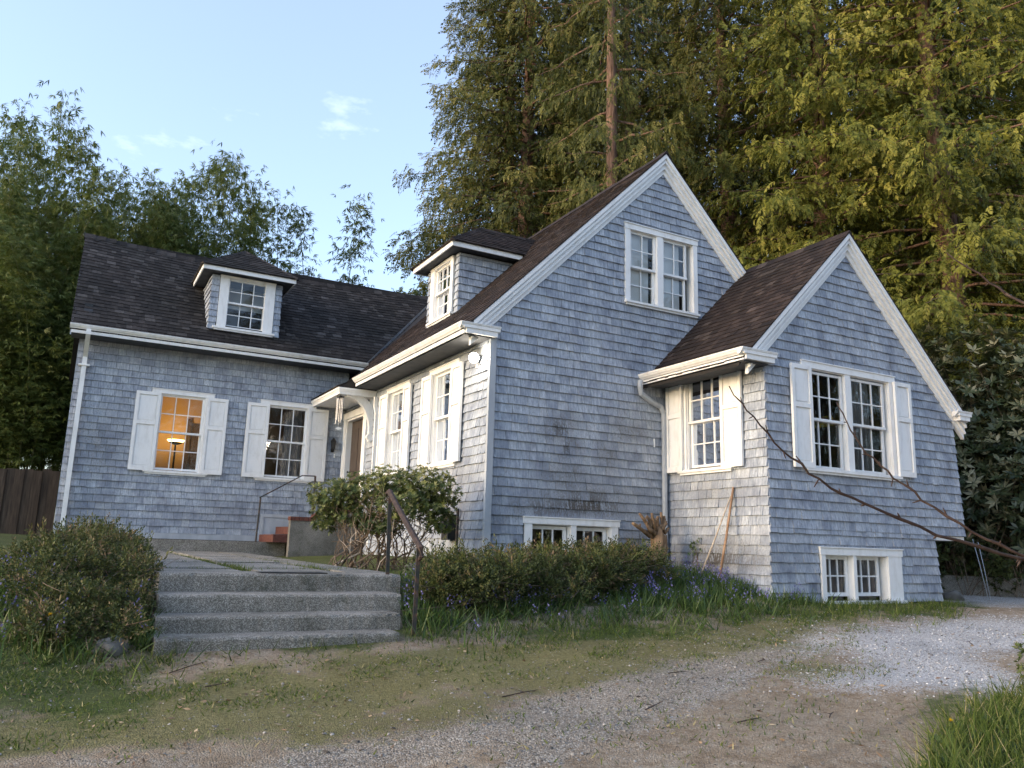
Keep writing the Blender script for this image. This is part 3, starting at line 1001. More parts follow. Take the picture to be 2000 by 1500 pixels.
def window(W, units, z0, z1, cols, rows, head, jamb, sill, op, double_hung=True, deep=0.0, mull=None, headz=None, sillz=None):
    """units: glass spans; head: (u0,u1); jamb: outer span of side casings; op: opening"""
    mb = MB()
    hz0, hz1 = headz
    sz0, sz1 = sillz
    o0, o1, p0, p1 = op
    W.box(mb, head[0], head[1], hz0, hz1, 0.001, 0.042)
    W.box(mb, head[0] - .008, head[1] + .008, hz1, hz1 + .014, 0.001, 0.056)
    W.box(mb, jamb[0], o0 + .012, sz1, hz0, 0.001, 0.034)
    W.box(mb, o1 - .012, jamb[1], sz1, hz0, 0.001, 0.034)
    # reveals
    W.box(mb, o0 - .002, o0 + .022, p0, hz0 + .002, -0.14, 0.0005)
    W.box(mb, o1 - .022, o1 + .002, p0, hz0 + .002, -0.14, 0.0005)
    W.box(mb, o0 + .022, o1 - .022, hz0 - .012, hz0 + .02, -0.14, 0.0003)
    if mull:
        W.box(mb, mull[0], mull[1], sz1, hz0, -0.10, 0.030)
    win = mb.build('window', M['white'], house)
    mb = MB()
    W.box(mb, sill[0], sill[1], sz0, sz1, -0.12, 0.075)
    W.box(mb, sill[0] + .03, sill[1] - .03, sz0 - .032, sz0, 0.016, 0.05)
    mb.build('sill', M['white'], win)
    nb = -0.035 - deep
    for (a, b) in units:
        if double_hung:
            zm = (z0 + z1) / 2
            sash(W, a, b, zm + .018, z1, nb, cols, rows, win, rail=0.034)
            sash(W, a, b, z0, zm - .018, nb - .036, cols, rows, win, rail=0.036)
            mr = MB()
            W.box(mr, a - .05, b + .05, zm - .019, zm + .017, nb + .0225, nb + .034)
            mr.build('meeting_rail', M['white'], win)
        else:
            sash(W, a, b, z0, z1, nb, cols, rows, win, stile=0.05, rail=0.05, munt=.02)
    return win


def shutter(W, u0, u1, z0, z1, split=0.60, tilt=0.0):
    mb = MB()
    n0, n1 = 0.046, 0.084
    st, rl = 0.055, 0.075
    zs = z0 + (z1 - z0) * split
    jit = random.uniform(-.006, .006)
    P = lambda u, z, n: W.P(u, z, n + jit + tilt * (u - u0))
    sh = MB()

    def bx(m, a, b, c, d, e, f):
        m.hexa([P(a, c, e), P(b, c, e), P(b, c, f), P(a, c, f), P(a, d, e), P(b, d, e), P(b, d, f), P(a, d, f)])
    bx(sh, u0, u0 + st, z0, z1, n0, n1)
    bx(sh, u1 - st, u1, z0, z1, n0, n1)
    for a, b in ((z0, z0 + rl), (zs - .03, zs + .03), (z1 - rl * .8, z1)):
        bx(sh, u0 + st, u1 - st, a, b, n0, n1)
    s = sh.build('shutter', M['white'], house)
    for a, b in ((z0 + rl, zs - .03), (zs + .03, z1 - rl * .8)):
        mb = MB()
        bx(mb, u0 + st, u1 - st, a, b, n0 + .001, n1 - .026)
        bx(mb, u0 + st + .022, u1 - st - .022, a + .026, b - .026, n1 - .026, n1 - .014)
        mb.build('panel', M['white'], s)
    return s


def curtain(W, u0, u1, z0, z1, n, mat, parent, folds=9, amp=0.025, flare=0.0):
    k = folds * 6
    V, Q = [], []
    for r in range(5):
        t = r / 4
        for i in range(k + 1):
            s = i / k
            uu = u0 + (u1 - u0) * s + flare * t * (s - 0.5)
            V.append(W.P(uu, z1 + (z0 - z1) * t, n + amp * math.sin(s * folds * 6.283 + 1.3 * math.sin(s * 5)) * (0.6 + 0.5 * t)))
    for r in range(4):
        for i in range(k):
            a = r * (k + 1) + i
            Q.append((a, a + 1, a + k + 2, a + k + 1))
    return quads('curtain', np.array(V), np.array(Q), mat, parent, smooth=True)


def single(W, uc, z0=1.25, z1=2.59, shut=None, cur=None):
    w = window(W, [(uc - .355, uc + .355)], z0, z1, 3, 2, (uc - .555, uc + .555), (uc - .51, uc + .51), (uc - .565, uc + .565),
               winop(uc), headz=(2.635, 2.712), sillz=(1.155, 1.195))
    for a, b in shut:
        shutter(W, a, b, 1.175, 2.640)
    if cur == 'white':
        curtain(W, uc - .42, uc + .05, 1.15, 2.7, -0.22, M['curtw'], w, 7)
        curtain(W, uc + .10, uc + .42, 1.15, 2.7, -0.22, M['curtw'], w, 5)
    elif cur == 'grey':
        curtain(W, uc - .42, uc - .02, 1.10, 2.7, -0.24, M['curtg'], w, 6)
        curtain(W, uc + .20, uc + .42, 1.10, 2.7, -0.24, M['curtg'], w, 4)
    elif cur == 'dark':
        curtain(W, uc + .02, uc + .40, 1.10, 2.7, -0.34, M['curtg'], w, 5)
    return w


single(WA, A1, shut=[(A1 - .82, A1 - .395), (A1 + .425, A1 + .815)])
single(WA, A2, shut=[(A2 - .805, A2 - .385), (A2 + .405, A2 + .815)], cur='dark')
single(WC, C2, shut=[(C2 - .735, C2 - .36), (C2 + .405, C2 + .80)], cur='white')
single(WC, C1, shut=[(C1 - .705, C1 - .36), (C1 + .405, C1 + .83)], cur='white')
w = window(WE, [(E1 - .33, E1 + .33)], 1.25, 2.53, 3, 2, (E1 - .52, E1 + .55), (E1 - .50, E1 + .50), (E1 - .57, E1 + .56), opsE[0], headz=(2.575, 2.66), sillz=(1.14, 1.18))
shutter(WE, E1 - .785, E1 - .375, 1.16, 2.58)
shutter(WE, E1 + .44, E1 + .80, 1.16, 2.58)
curtain(WE, E1 - .42, E1 + .42, 1.05, 2.7, -0.24, M['curtg'], w, 9)
w = window(WD, [(8.935, 9.575), (9.825, 10.485)], 1.215, 2.505, 3, 2, (8.755, 10.74), (8.77, 10.72), (8.74, 10.74), opsD[0], headz=(2.57, 2.66), sillz=(1.125, 1.165), mull=(9.64, 9.76))
shutter(WD, 8.51, 8.90, 1.155, 2.585)
shutter(WD, 10.68, 11.05, 1.165, 2.585)
curtain(WD, 10.0, 10.6, 1.05, 2.75, -0.32, M['curtg'], w, 7)
w = window(WB, [(7.405, 7.845), (8.065, 8.49)], 3.845, 4.955, 2, 2, (7.245, 8.745), (7.255, 8.735), (7.245, 8.745), opsB[0], headz=(5.00, 5.09), sillz=(3.775, 3.81), mull=(7.895, 8.015))
for a, b in ((7.36, 7.80), (8.03, 8.44)):
    mb = MB()
    WB.box(mb, a, b, 3.80, 5.0, -0.098, -0.094)
    mb.build('roller_blind', M['blind'], w)
w = window(WB, [(5.735, 6.24), (6.44, 6.93)], -0.09, 0.245, 3, 1, (5.53, 7.15), (5.555, 7.125), (5.53, 7.15), opsB[1], False, 0.06, (6.31, 6.40), (0.315, 0.40), (-0.17, -0.13))
w = window(WD, [(9.115, 9.56), (9.735, 10.215)], -0.495, -0.055, 3, 2, (8.955, 10.66), (8.975, 10.64), (8.97, 10.665), opsD2[0], False, 0.055, (9.615, 9.68), (0.005, 0.10), (-0.645, -0.60))
curtain(WD, 9.05, 9.62, -0.6, 0.0, -0.16, M['curtg'], w, 4, 0.01)
curtain(WD, 9.70, 10.3, -0.6, 0.0, -0.16, M['curtg'], w, 4, 0.01)

# ------------------------------------------------------------------ roofs


def roof_face(mb_shingles, poly, exposure=0.127, wr=(0.08, 0.2), thick=0.016, dz=None, skip=None):
    """poly: 3-D, first edge is the eave; individual roof shingles on it"""
    p = [np.asarray(q, float) for q in poly]
    u = p[1] - p[0]
    u /= np.linalg.norm(u)
    e = p[2] - p[0]
    s = e - u * (e @ u)
    s /= np.linalg.norm(s)
    n = np.cross(u, s)
    if n[2] < 0:
        n = -n
    o2 = [((q - p[0]) @ u, (q - p[0]) @ s) for q in p]
    ar = sum(o2[i][0] * o2[(i + 1) % len(o2)][1] - o2[(i + 1) % len(o2)][0] * o2[i][1] for i in range(len(o2)))
    if ar < 0:
        o2 = o2[::-1]

    def toP(a, b, c):
        q = p[0] + u * a + s * b + n * c
        if dz is not None:
            q[2] += dz(q)
        return tuple(q)
    sk = (lambda a, b: skip(p[0] + u * a + s * b)) if skip else None
    for vs, fs, _ in shingle_field(o2, toP, exposure, wr, thick, skip=sk, jz=0.007, lap=0.03, gap=0.004):
        i = len(mb_shingles.v)
        mb_shingles.v += vs
        r = random.random() ** 1.2
        for f in fs:
            mb_shingles.f.append(tuple(i + k for k in f))
            mb_shingles.a.append(r)


def slab(poly, thick, name, mat, parent=None, dz=None, nsub=1):
    p = [np.asarray(q, float) for q in poly]
    mb = MB()
    mb.prism([q - np.array([0, 0, .004]) for q in p], (0, 0, -thick))
    return mb.build(name, mat, parent or house)


def sagL(q):
    t = np.clip((q[1] - LEY) / (LRY - LEY), 0, 1)
    s = np.clip((q[0] + 0.28) / 8.1, 0, 1)
    return -0.15 * t * math.sin(math.pi * s)


# left wing roof (its ridge sags); subdivided deck follows the sag
mb = MB()
nx = 16
for i in range(nx):
    for k in range(4):
        xa, xb = -0.27 + 8.3 * i / nx, -0.27 + 8.3 * (i + 1) / nx
        ya_, yb_ = LEY + (LRY - LEY) * k / 4, LEY + (LRY - LEY) * (k + 1) / 4
        f = lambda x, y: (x, y, LEZ + (y - LEY) * (LRZ - LEZ) / (LRY - LEY) - 0.006 + sagL((x, y)))
        if f(xb, yb_)[2] < xa - 1.58 - 0.15:
            continue
        ring = [f(xa, ya_), f(xb, ya_), f(xb, yb_), f(xa, yb_)]
        mb.hexa([(q[0], q[1], q[2] - .09) for q in ring] + ring)
rL = mb.build('roof', M['roofback'], house)
slab([(-.27, 21.1, LEZ), (8.0, 21.1, LEZ), (8.0, LRY, LRZ), (-.27, LRY, LRZ)], 0.09, 'roof', M['roofback'])
mbs = MB()
kL = (LRZ - LEZ) / (LRY - LEY)
dormL = lambda q: 2.1 < q[0] < 3.33 and 16.4 < q[1] < q[2] * 0 + 17.9
roof_face(mbs, [(-.30, LEY - .03, LEZ - .03), (5.18, LEY - .03, LEZ - .03), (7.82, LRY, LRZ), (-.30, LRY, LRZ)], dz=sagL, skip=dormL)
mbs.build('roof_shingles', M['roofL'], rL, attr=True)['kind'] = 'stuff'
mb = MB()
for i in range(40):      # ridge caps
    x0 = -0.32 + i * 0.2
    dz0 = sagL((x0 + .1, LRY))
    mb.prism([(x0, LRY - .11, LRZ - .085 + dz0), (x0, LRY, LRZ + .035 + dz0 + random.uniform(0, .012)), (x0, LRY + .11, LRZ - .085 + dz0), (x0, LRY, LRZ + dz0)], (0.215, 0, random.uniform(0, .012)), random.random())
mb.build('ridge_caps', M['roofL'], rL, attr=True)['kind'] = 'stuff'

# main roof
MEX = 4.50
mez = MRZ - (MRX - MEX)
rM = slab([(MEX, YB - .02, mez), (MEX, 16.2, mez), (5.52, 16.2, 5.52 - 1.58), (MRX, 18.71, MRZ), (MRX, 20.9, MRZ), (MRX, YB - .02, MRZ)], 0.10, 'roof', M['roofback'])
slab([(MRX, YB - .02, MRZ), (MRX, 21.0, MRZ), (11.9, 21.0, MRZ - 3.87), (11.9, YB - .02, MRZ - 3.87)], 0.10, 'roof', M['roofback'])
mbs = MB()
dormM = lambda q: 12.2 < q[1] < 13.4 and q[0] > 5.6 and q[0] < 6.9
roof_face(mbs, [(MEX - .03, YB - .124, mez - .03), (MEX - .03, 16.2, mez - .03), (5.52, 16.2, 3.94), (MRX, 18.71, MRZ), (MRX, YB - .124, MRZ)], skip=dormM)
roof_face(mbs, [(MRX + 3.0, YB - .124, MRZ - 3.0), (MRX + 3.0, YB + 1.2, MRZ - 3.0), (MRX, YB + 1.2, MRZ), (MRX, YB - .124, MRZ)])
mbs.build('roof_shingles', M['roofM'], rM, attr=True)['kind'] = 'stuff'
mb = MB()
for i in range(48):
    y0 = YB - .13 + i * 0.2
    mb.prism([(MRX - .11, y0, MRZ - .085), (MRX, y0, MRZ + .04 + random.uniform(0, .01)), (MRX + .11, y0, MRZ - .085), (MRX, y0, MRZ)], (0, 0.215, random.uniform(0, .01)), random.random())
mb.build('ridge_caps', M['roofM'], rM, attr=True)['kind'] = 'stuff'
# valley flashing
mb = MB()
for s0, s1 in ((0, 1),):
    a, b = np.array([5.20, LEY, 3.60]), np.array([7.75, 18.43, 6.16])
    mb.hexa([a + (-.07, .0, -.02), a + (.0, .07, -.02), b + (.0, .07, -.02), b + (-.07, 0, -.02), a + (-.07, 0, .028), a + (0, .07, .028), b + (0, .07, .028), b + (-.07, 0, .028)])
mb.build('valley_flashing', M['greypaint'], rM)

# right wing roof
REX = 7.60
rez = RRZ - (RRX - REX)
rR = slab([(REX, YD - .02, rez), (REX, YB, rez), (RRX, YB, RRZ), (RRX, YD - .02, RRZ)], 0.10, 'roof', M['roofback'])
slab([(RRX, YD - .02, RRZ), (RRX, YB + .1, RRZ), (12.33, YB + .1, RRZ - 2.52), (12.33, YD - .02, RRZ - 2.52)], 0.10, 'roof', M['roofback'])
mbs = MB()
roof_face(mbs, [(REX - .03, YD - .124, rez - .03), (REX - .03, YB - .01, rez - .03), (RRX, YB - .01, RRZ), (RRX, YD - .124, RRZ)])
roof_face(mbs, [(12.36, YB, RRZ - 2.55), (12.36, YD - .124, RRZ - 2.55), (RRX, YD - .124, RRZ), (RRX, YB, RRZ)])
mbs.build('roof_shingles', M['roofM'], rR, attr=True)['kind'] = 'stuff'
mb = MB()
for i in range(11):
    y0 = YD - .13 + i * 0.2
    mb.prism([(RRX - .1, y0, RRZ - .08), (RRX, y0, RRZ + .038), (RRX + .1, y0, RRZ - .08), (RRX, y0, RRZ)], (0, 0.215, random.uniform(0, .01)), random.random())
mb.build('ridge_caps', M['roofM'], rR, attr=True)['kind'] = 'stuff'
# left rake of the left wing
mb = MB()
mb.prism([(-.285, LEY - .02, LEZ - .13), (-.285, LRY, LRZ - .13), (-.285, LRY, LRZ - .01), (-.285, LEY - .02, LEZ - .01)], (0.02, 0, 0))
mb.build('rake_board', M['greypaint'], house)


def rake(xp, zp, xe_, ywall, name='rake_board'):
    """stepped crown moulding under a sloping roof edge, from ridge (xp,zp) to eave x = xe_"""
    s = 1 if xe_ > xp else -1
    ze = zp - abs(xe_ - xp)
    r2 = math.sqrt(2)
    mb = MB()
    for (o0, o1, n0, n1) in ((0.008, .060, -.02, .118), (.060, .085, -.02, .085), (.085, .115, -.02, .100), (.115, .160, -.02, .062), (.160, .180, -.02, .074), (.180, .240, -.02, .038)):
        a0, a1 = o0 * r2, o1 * r2
        ring = [(xp, ywall - n1, zp - a0), (xe_, ywall - n1, ze - a0), (xe_ if o1 < .2 else xe_ - s * 0.0, ywall - n1, ze - a1), (xp, ywall - n1, zp - a1)]
        mb.prism(ring, (0, n1 - n0, 0))
    return mb.build(name, M['white'], house)


rake(MRX, MRZ, 4.62, YB)
rake(MRX, MRZ, 9.9, YB)
rake(RRX, RRZ, 7.74, YD)
rake(RRX, RRZ, 12.36, YD)


def gutter(path, sides, name='gutter', mat=None):
    """K-profile gutter swept along a straight run; path (p0,p1); outward vector"""
    p0, p1 = np.asarray(path[0], float), np.asarray(path[1], float)
    out = np.asarray(sides, float)
    prof = [(-.09, 0.0), (.0, 0.0), (.004, -.012), (-.006, -.022), (-.016, -.040), (-.040, -.060), (-.048, -.072), (-.09, -.072), (-.10, -.02), (-.012, -.02), (-.012, -.006), (-.09, -.006)][:8]
    mb = MB()
    ring = [p0 + out * a + np.array([0, 0, b]) for a, b in prof]
    mb.prism(ring, p1 - p0)
    lip = [p0 + out * a + np.array([0, 0, b]) for a, b in ((-.008, .0), (.008, 0), (.008, .010), (-.008, .010))]
    mb.prism(lip, p1 - p0)
    return mb.build(name, mat or M['white'], house)


def fascia(W_box, name='fascia'):
    mb = MB()
    for b in W_box:
        mb.box(*b)
    return mb.build(name, M['white'], house)


# left wing eave
gutter(((-.30, LEY - .09, LEZ + .06), (5.18, LEY - .09, LEZ + .06)), (0, -1, 0))
fascia([(-.27, 5.15, LEY - .025, LEY - .001, LEZ - .085, LEZ - .02)])
mb = MB()
mb.box(-.26, 5.1, LEY, YA - .02, LEZ - .10, LEZ - .086)
mb.build('soffit', M['soffit'], house)
# main eave
gutter(((MEX - .09, YB - .16, mez + .05), (MEX - .09, 14.32, mez + .05)), (-1, 0, 0))
fascia([(MEX - .025, MEX - .001, YB - .12, 14.32, mez - .085, mez - .03)])
mb = MB()
mb.box(MEX, XC - .02, YB - .10, 16.2, mez - .10, mez - .086)
mb.build('soffit', M['soffit'], house)
# right wing eave
gutter(((REX - .09, YD - .16, rez + .10), (REX - .09, YB - .02, rez + .10)), (-1, 0, 0))
fascia([(REX - .025, REX - .001, YD - .12, YB - .02, rez - .045, rez + .02)])
mb = MB()
mb.box(REX, XE - .02, YD - .10, YB - .02, rez - .06, rez - .046)
mb.build('soffit', M['soffit'], house)


def cornice_return(x0, x1, yw, zt):
    """boxed gutter return on a gable face"""
    gutter(((x0, yw - .17, zt), (x1, yw - .17, zt)), (0, -1, 0), 'cornice_return')
    mb = MB()
    mb.box(x0 + .09, x1 - .04, yw - .15, yw - .002, zt - .135, zt - .065)
    mb.box(x0 + .05, x1 - .01, yw - .165, yw - .002, zt - .065, zt - .004)
    mb.build('cornice_block', M['white'], house)


cornice_return(MEX - .09, 5.02, YB, mez + .05)
cornice_return(REX - .09, 8.16, YD, rez + .10)
cornice_return(12.04, 12.42, YD, 2.27)


def downspout(pts, w=0.038, mat=None):
    mb = MB()
    pts = [np.asarray(p, float) for p in pts]
    for a, b in zip(pts[:-1], pts[1:]):
        t = b - a
        t /= np.linalg.norm(t)
        u = np.cross(t, (0.0, 1.0, 0.0)) if abs(t[1]) < 0.9 else np.array([1.0, 0, 0])
        u /= np.linalg.norm(u)
        v = np.cross(t, u)
        a2, b2 = a - t * w * .45, b + t * w * .45
        mb.hexa([a2 - u * w - v * w * .8, a2 + u * w - v * w * .8, a2 + u * w + v * w * .8, a2 - u * w + v * w * .8,
                 b2 - u * w - v * w * .8, b2 + u * w - v * w * .8, b2 + u * w + v * w * .8, b2 - u * w + v * w * .8])
    return mb.build('downspout', mat or M['white'], house)


downspout([(0.0, LEY - .13, LEZ - .03), (0.0, LEY - .13, LEZ - .10), (0.0, YA - .07, LEZ - .42), (0.0, YA - .07, -0.02)])
mb = MB()
mb.box(-.09, .09, YA - .12, YA - .015, 2.98, 3.01)
mb.build('downspout_strap', M['white'], house)
# elbow downspout in the corner between main gable and right wing
mb = MB()
pts = [(REX - .13, YB - .12, rez + .0), (REX - .13, YB - .12, rez - .10), (REX - .10, YB - .10, rez - .20), (7.72, YB - .08, rez - .30), (7.90, YB - .075, rez - .36), (7.965, YB - .07, rez - .46), (7.97, YB - .07, rez - .60), (7.97, YB - .07, -0.22)]
mb.tube(pts, 0.042, 8)
mb.build('downspout', M['greypaint'], house)
downspout([(XC - .06, 14.27, 2.66), (XC - .06, 14.27, 2.50), (XC - .05, 14.20, 2.34), (XC - .05, 14.20, -.1)], 0.032)

# ------------------------------------------------------------------ dormers


def dormer(front, axis, c, half, zb, zt, roofmat):
    """axis 'y': front faces -Y at y=front, centred x=c; axis 'x': front faces -X at x=front, centred y=c"""
    W = Wall(axis, front)
    swap = (lambda a, b, z: (a, b, z)) if axis == 'y' else (lambda a, b, z: (b, a, z))
    mb = MB()
    op = (c - .37, c + .37, zb + .07, zt - .03)
    rects = subtract([(c - half, c + half, zb - .06, zt + .02)], op)
    for r in rects:
        W.box(mb, r[0], r[1], r[2], r[3], -0.08, 0)
    depth = 1.25
    for s in (-1, 1):   # triangular side cheeks
        u0 = c + s * half
        ring = [swap(u0, front + .08, zb - .08), swap(u0, front + .08, zt + .02), swap(u0, front + depth, zt + .02)]
        mb.prism(ring, np.array(swap(-s * .08, 0, 0)))
    # dark liner keeps daylight out
    d = mb.build('dormer', M['wallback'], house)
    clad(W, d, [(c - half - .01, zb - .03), (c + half + .01, zb - .03), (c + half + .01, zt), (c - half - .01, zt)], [(c - .54, c + .56, zb - .0, zt + .1)])
    for s in (-1, 1):
        side = Wall('x', c + s * half) if axis == 'y' else Wall('y', c + s * half)
        if s == 1:
            P0 = side.P
            side.P = (lambda v, ax: (lambda u, z, n=0.0: (v + n, u, z) if ax == 'x' else (u, v + n, z)))(c + half, side.axis)
        # slope line: z = zb + (t - front)
        clad(side, d, [(front - .012, zb - .02), (front + .05, zb - .02), (front + (zt - zb) + .08, zt), (front - .012, zt)])
    # hip roof: fascia ring then three faces
    ov = 0.23
    f0 = front - .25
    e0, e1 = c - half - ov, c + half + ov
    ze = zt + .02
    zp = ze + .80
    fpk = f0 + .95
    back = lambda z: front + (z - zb)      # where the main slope reaches height z
    mbf = MB()
    th = .085

    def bx(a0, a1, b0, b1, z0, z1, m):
        p = [swap(a, b, z) for z in (z0, z1) for a, b in ((a0, b0), (a1, b0), (a1, b1), (a0, b1))]
        m.hexa(p)
    bx(e0, e1, f0, f0 + .025, ze, ze + th, mbf)
    bx(e0, e0 + .025, f0 + .025, back(ze) + .05, ze, ze + th, mbf)
    bx(e1 - .025, e1, f0 + .025, back(ze) + .05, ze, ze + th, mbf)
    mbf.build('fascia', M['white'], d)
    ms = MB()
    bx(e0 + .025, e1 - .025, f0 + .025, back(ze) + .03, ze + .012, ze + .03, ms)
    ms.build('soffit', M['soffit'], d)
    zr = ze + th
    A_, B_ = swap(e0 - .03, f0 - .03, zr), swap(e1 + .03, f0 - .03, zr)
    C_, D_ = swap(e1 + .03, back(zr) + .1, zr), swap(e0 - .03, back(zr) + .1, zr)
    Pk, Pb = swap(c, fpk, zp), swap(c, back(zp) + .1, zp)
    md = MB()
    md.poly([A_, B_, Pk])
    md.poly([B_, C_, Pb, Pk])
    md.poly([D_, A_, Pk, Pb])
    md.poly([A_, B_, C_, D_])
    dr = md.build('dormer_roof', M['roofback'], d)
    q = MB()
    e = 0.022
    lift = lambda P: (P[0], P[1], P[2] + e * .3)
    roof_face(q, [lift(A_), lift(B_), lift(Pk)], 0.115)
    roof_face(q, [lift(B_), lift(C_), lift(Pb), lift(Pk)], 0.115)
    roof_face(q, [lift(D_), lift(A_), lift(Pk), lift(Pb)], 0.115)
    for (s_, t_) in ((A_, Pk), (B_, Pk), (Pk, Pb)):
        s_, t_ = np.array(s_), np.array(t_)
        n_ = int(np.linalg.norm(t_ - s_) / .15)
        for i in range(n_):
            a = s_ + (t_ - s_) * (i / n_)
            b = s_ + (t_ - s_) * ((i + 1.15) / n_)
            hdir = np.cross(t_ - s_, (0, 0, 1.0))
            hdir /= np.linalg.norm(hdir)
            q.prism([a - hdir * .06 + (0, 0, -.02), a + (0, 0, .045), a + hdir * .06 + (0, 0, -.02), a], b - a + np.array([0, 0, -.012]), random.random())
    q.build('dormer_roof_shingles', roofmat, d, attr=True)['kind'] = 'stuff'
    window(W, [(c - .335, c + .365)] if axis == 'y' else [(c - .30, c + .30)], zb + .10, zt - .07, 3, 2,
           (c - .53, c + .55) if axis == 'y' else (c - .47, c + .52), (c - .53, c + .55) if axis == 'y' else (c - .47, c + .52),
           (c - .60, c + .60) if axis == 'y' else (c - .5, c + .56), op, headz=(zt - .035, zt - .005), sillz=(zb - .01, zb + .03))
    ml = MB()      # light-tight liner box behind the window
    bx(c - .5, c + .5, front + .75, front + .80, zb - .1, zt, ml)
    ml.build('room_wall', M['blind'], d)
    return d


dormer(16.31, 'y', 2.715, 0.675, 4.06, 5.14, M['roofL'])
dormer(5.50, 'x', 12.80, 0.665, 3.93, 4.98, M['roofM'])

# ------------------------------------------------------------------ wall shingles: the 300 that show largest are parts
SH.sort(key=lambda s: -s[5])
big, rest = SH[:300], SH[300:]


def shingle_mesh(name, items, parent):
    V, Fc, R_, S_ = [], [], [], []
    for it in items:
        i = len(V)
        V += it[1]
        for f in it[2]:
            Fc.append(tuple(i + k for k in f))
            R_.append(it[3])
        S_ += it[4]
    me = bpy.data.meshes.new(name)
    me.from_pydata(V, [], Fc)
    for nm, d, dom in (('rnd', R_, 'FACE'), ('stain', S_, 'POINT')):
        at = me.attributes.new(nm, 'FLOAT', dom)
        at.data.foreach_set('value', np.array(d, dtype=np.float32))
    return link(name, me, M['wsh'], parent)


for it in big:
    shingle_mesh('shingle', [it], it[0])
shingle_mesh('wall_shingles', rest, house)['kind'] = 'stuff'

# ------------------------------------------------------------------ door, hood, fittings
mb = MB()
WC.box(mb, 14.80, 14.99, 0.40, 2.46, 0.001, 0.05)
WC.box(mb, 16.09, 16.262, 0.40, 2.46, 0.001, 0.05)
WC.box(mb, 14.78, 16.262, 2.46, 2.60, 0.001, 0.06)
WC.box(mb, 14.97, 15.02, 0.42, 2.46, -0.14, 0.03)
WC.box(mb, 16.06, 16.11, 0.42, 2.46, -0.14, 0.03)
WC.box(mb, 15.02, 16.06, 2.42, 2.46, -0.14, 0.03)
dfr = mb.build('door_frame', M['white'], house)
mb = MB()
WC.box(mb, 15.02, 16.06, 0.42, 2.42, -0.12, -0.08)
for z0, z1 in ((.6, 1.25), (1.4, 2.25)):
    for u0, u1 in ((15.12, 15.48), (15.6, 15.96)):
        WC.box(mb, u0, u1, z0, z1, -0.08, -0.068)
dr = mb.build('door', M['door'], house)
mb = MB()
mb.tube([WC.P(15.98, 1.38, -.08), WC.P(15.98, 1.38, -.03), WC.P(15.98, 1.38, -.01)], [.012, .014, .03], 8)
mb.build('door_knob', M['dark'], dr)
# hood over the door
HX, HY, HZ = 4.17, 14.36, 2.80
mb = MB()
for (o0, o1, z0, z1) in ((0.0, .05, HZ - .035, HZ), (.018, .07, HZ - .065, HZ - .035), (.03, .08, HZ - .12, HZ - .065)):
    mb.box(HX + o0, HX + o1, HY + o0, YA - .02, z0, z1)
    mb.box(HX + o1, XC - .02, HY + o0, HY + o1, z0, z1)
hood = mb.build('door_hood', M['white'], house)
mb = MB()
mb.box(HX + .081, XC - .02, HY + .081, YA - .02, HZ - .10, HZ - .08)
mb.build('hood_soffit', M['white'], hood)
mb = MB()
mb.hexa([(HX + .01, HY + .01, HZ), (XC, HY + .01, HZ), (XC, YA - .02, HZ), (HX + .01, YA - .02, HZ),
         (HX + .01, HY + .01, HZ + .01), (XC, HY + .01, HZ + .42), (XC, YA - .02, HZ + .42), (HX + .01, YA - .02, HZ + .01)])
mb.build('hood_roof', M['roofback'], hood)
mbs = MB()
roof_face(mbs, [(HX - .015, YA - .03, HZ + .012), (HX - .015, HY + .02, HZ + .012), (XC, HY + .02, HZ + .43), (XC, YA - .03, HZ + .43)])
mbs.build('hood_shingles', M['roofL'], hood, attr=True)['kind'] = 'stuff'


def bracket(y):
    """curved scroll bracket in the XZ plane"""
    n = 14
    outer, inner = [], []
    for i in range(n + 1):
        t = i / n
        a = t * math.pi / 2
        x = HX + .20 + (XC - .05 - HX - .20) * math.sin(a) ** 1.0
        z = HZ - .12 - (0.72) * (1 - math.cos(a)) ** 1.15
        w = 0.075 + 0.05 * math.sin(math.pi * t)
        tx, tz = math.cos(a), -math.sin(a) * 1.3
        ln = math.hypot(tx, tz)
        nx_, nz_ = -tz / ln, tx / ln
        outer.append((x - nx_ * w * .2, y, z - nz_ * w * .2 - .01))
        inner.append((x + nx_ * w, y, z + nz_ * w))
    mb = MB()
    for i in range(n):
        mb.prism([outer[i], outer[i + 1], inner[i + 1], inner[i]], (0, 0.09, 0))
    cx, cz = XC - .06, HZ - .86
    mb.prism([(cx + .062 * math.cos(k * math.pi / 6), y - .008, cz + .062 * math.sin(k * math.pi / 6)) for k in range(12)], (0, .106, 0))
    mb.box(XC - .085, XC - .02, y - .002, y + .092, HZ - .95, HZ - .12)
    return mb.build('bracket', M['white'], hood)


bracket(HY + .12)
# lantern, bell push, floodlight, meter
mb = MB()
lx, ly, lz = 4.68, YA - .08, 1.95
mb.tube([(lx, ly, lz - .12), (lx, ly, lz - .09), (lx, ly, lz + .05), (lx, ly, lz + .06), (lx, ly, lz + .13)], [.02, .038, .052, .06, .012], 6)
mb.box(lx - .03, lx + .03, YA - .035, YA - .012, lz - .16, lz + .04)
mb.tube([(lx, YA - .03, lz - .12), (lx, ly, lz - .14), (lx, ly, lz - .11)], .010, 5)
mb.build('wall_lantern', M['dark'], house)
mb = MB()
WA.box(mb, 4.715, 4.745, 1.68, 1.76, 0.014, 0.035)
mb.build('bell_push', M['white'], house)
fy, fz = (float(q) for q in on(924, 697, 0, XC - .10)[1:])
mb = MB()
mb.tube([(XC - .0, fy, fz), (XC - .035, fy, fz)], .055, 12)
mb.tube([(XC - .03, fy, fz), (XC - .08, fy - .03, fz - .01), (XC - .13, fy - .09, fz - .035)], [.03, .055, .075], 14, caps=False)
mb.tube([(XC - .02, fy, fz - .05), (XC - .03, fy, fz - .15)], .02, 6)
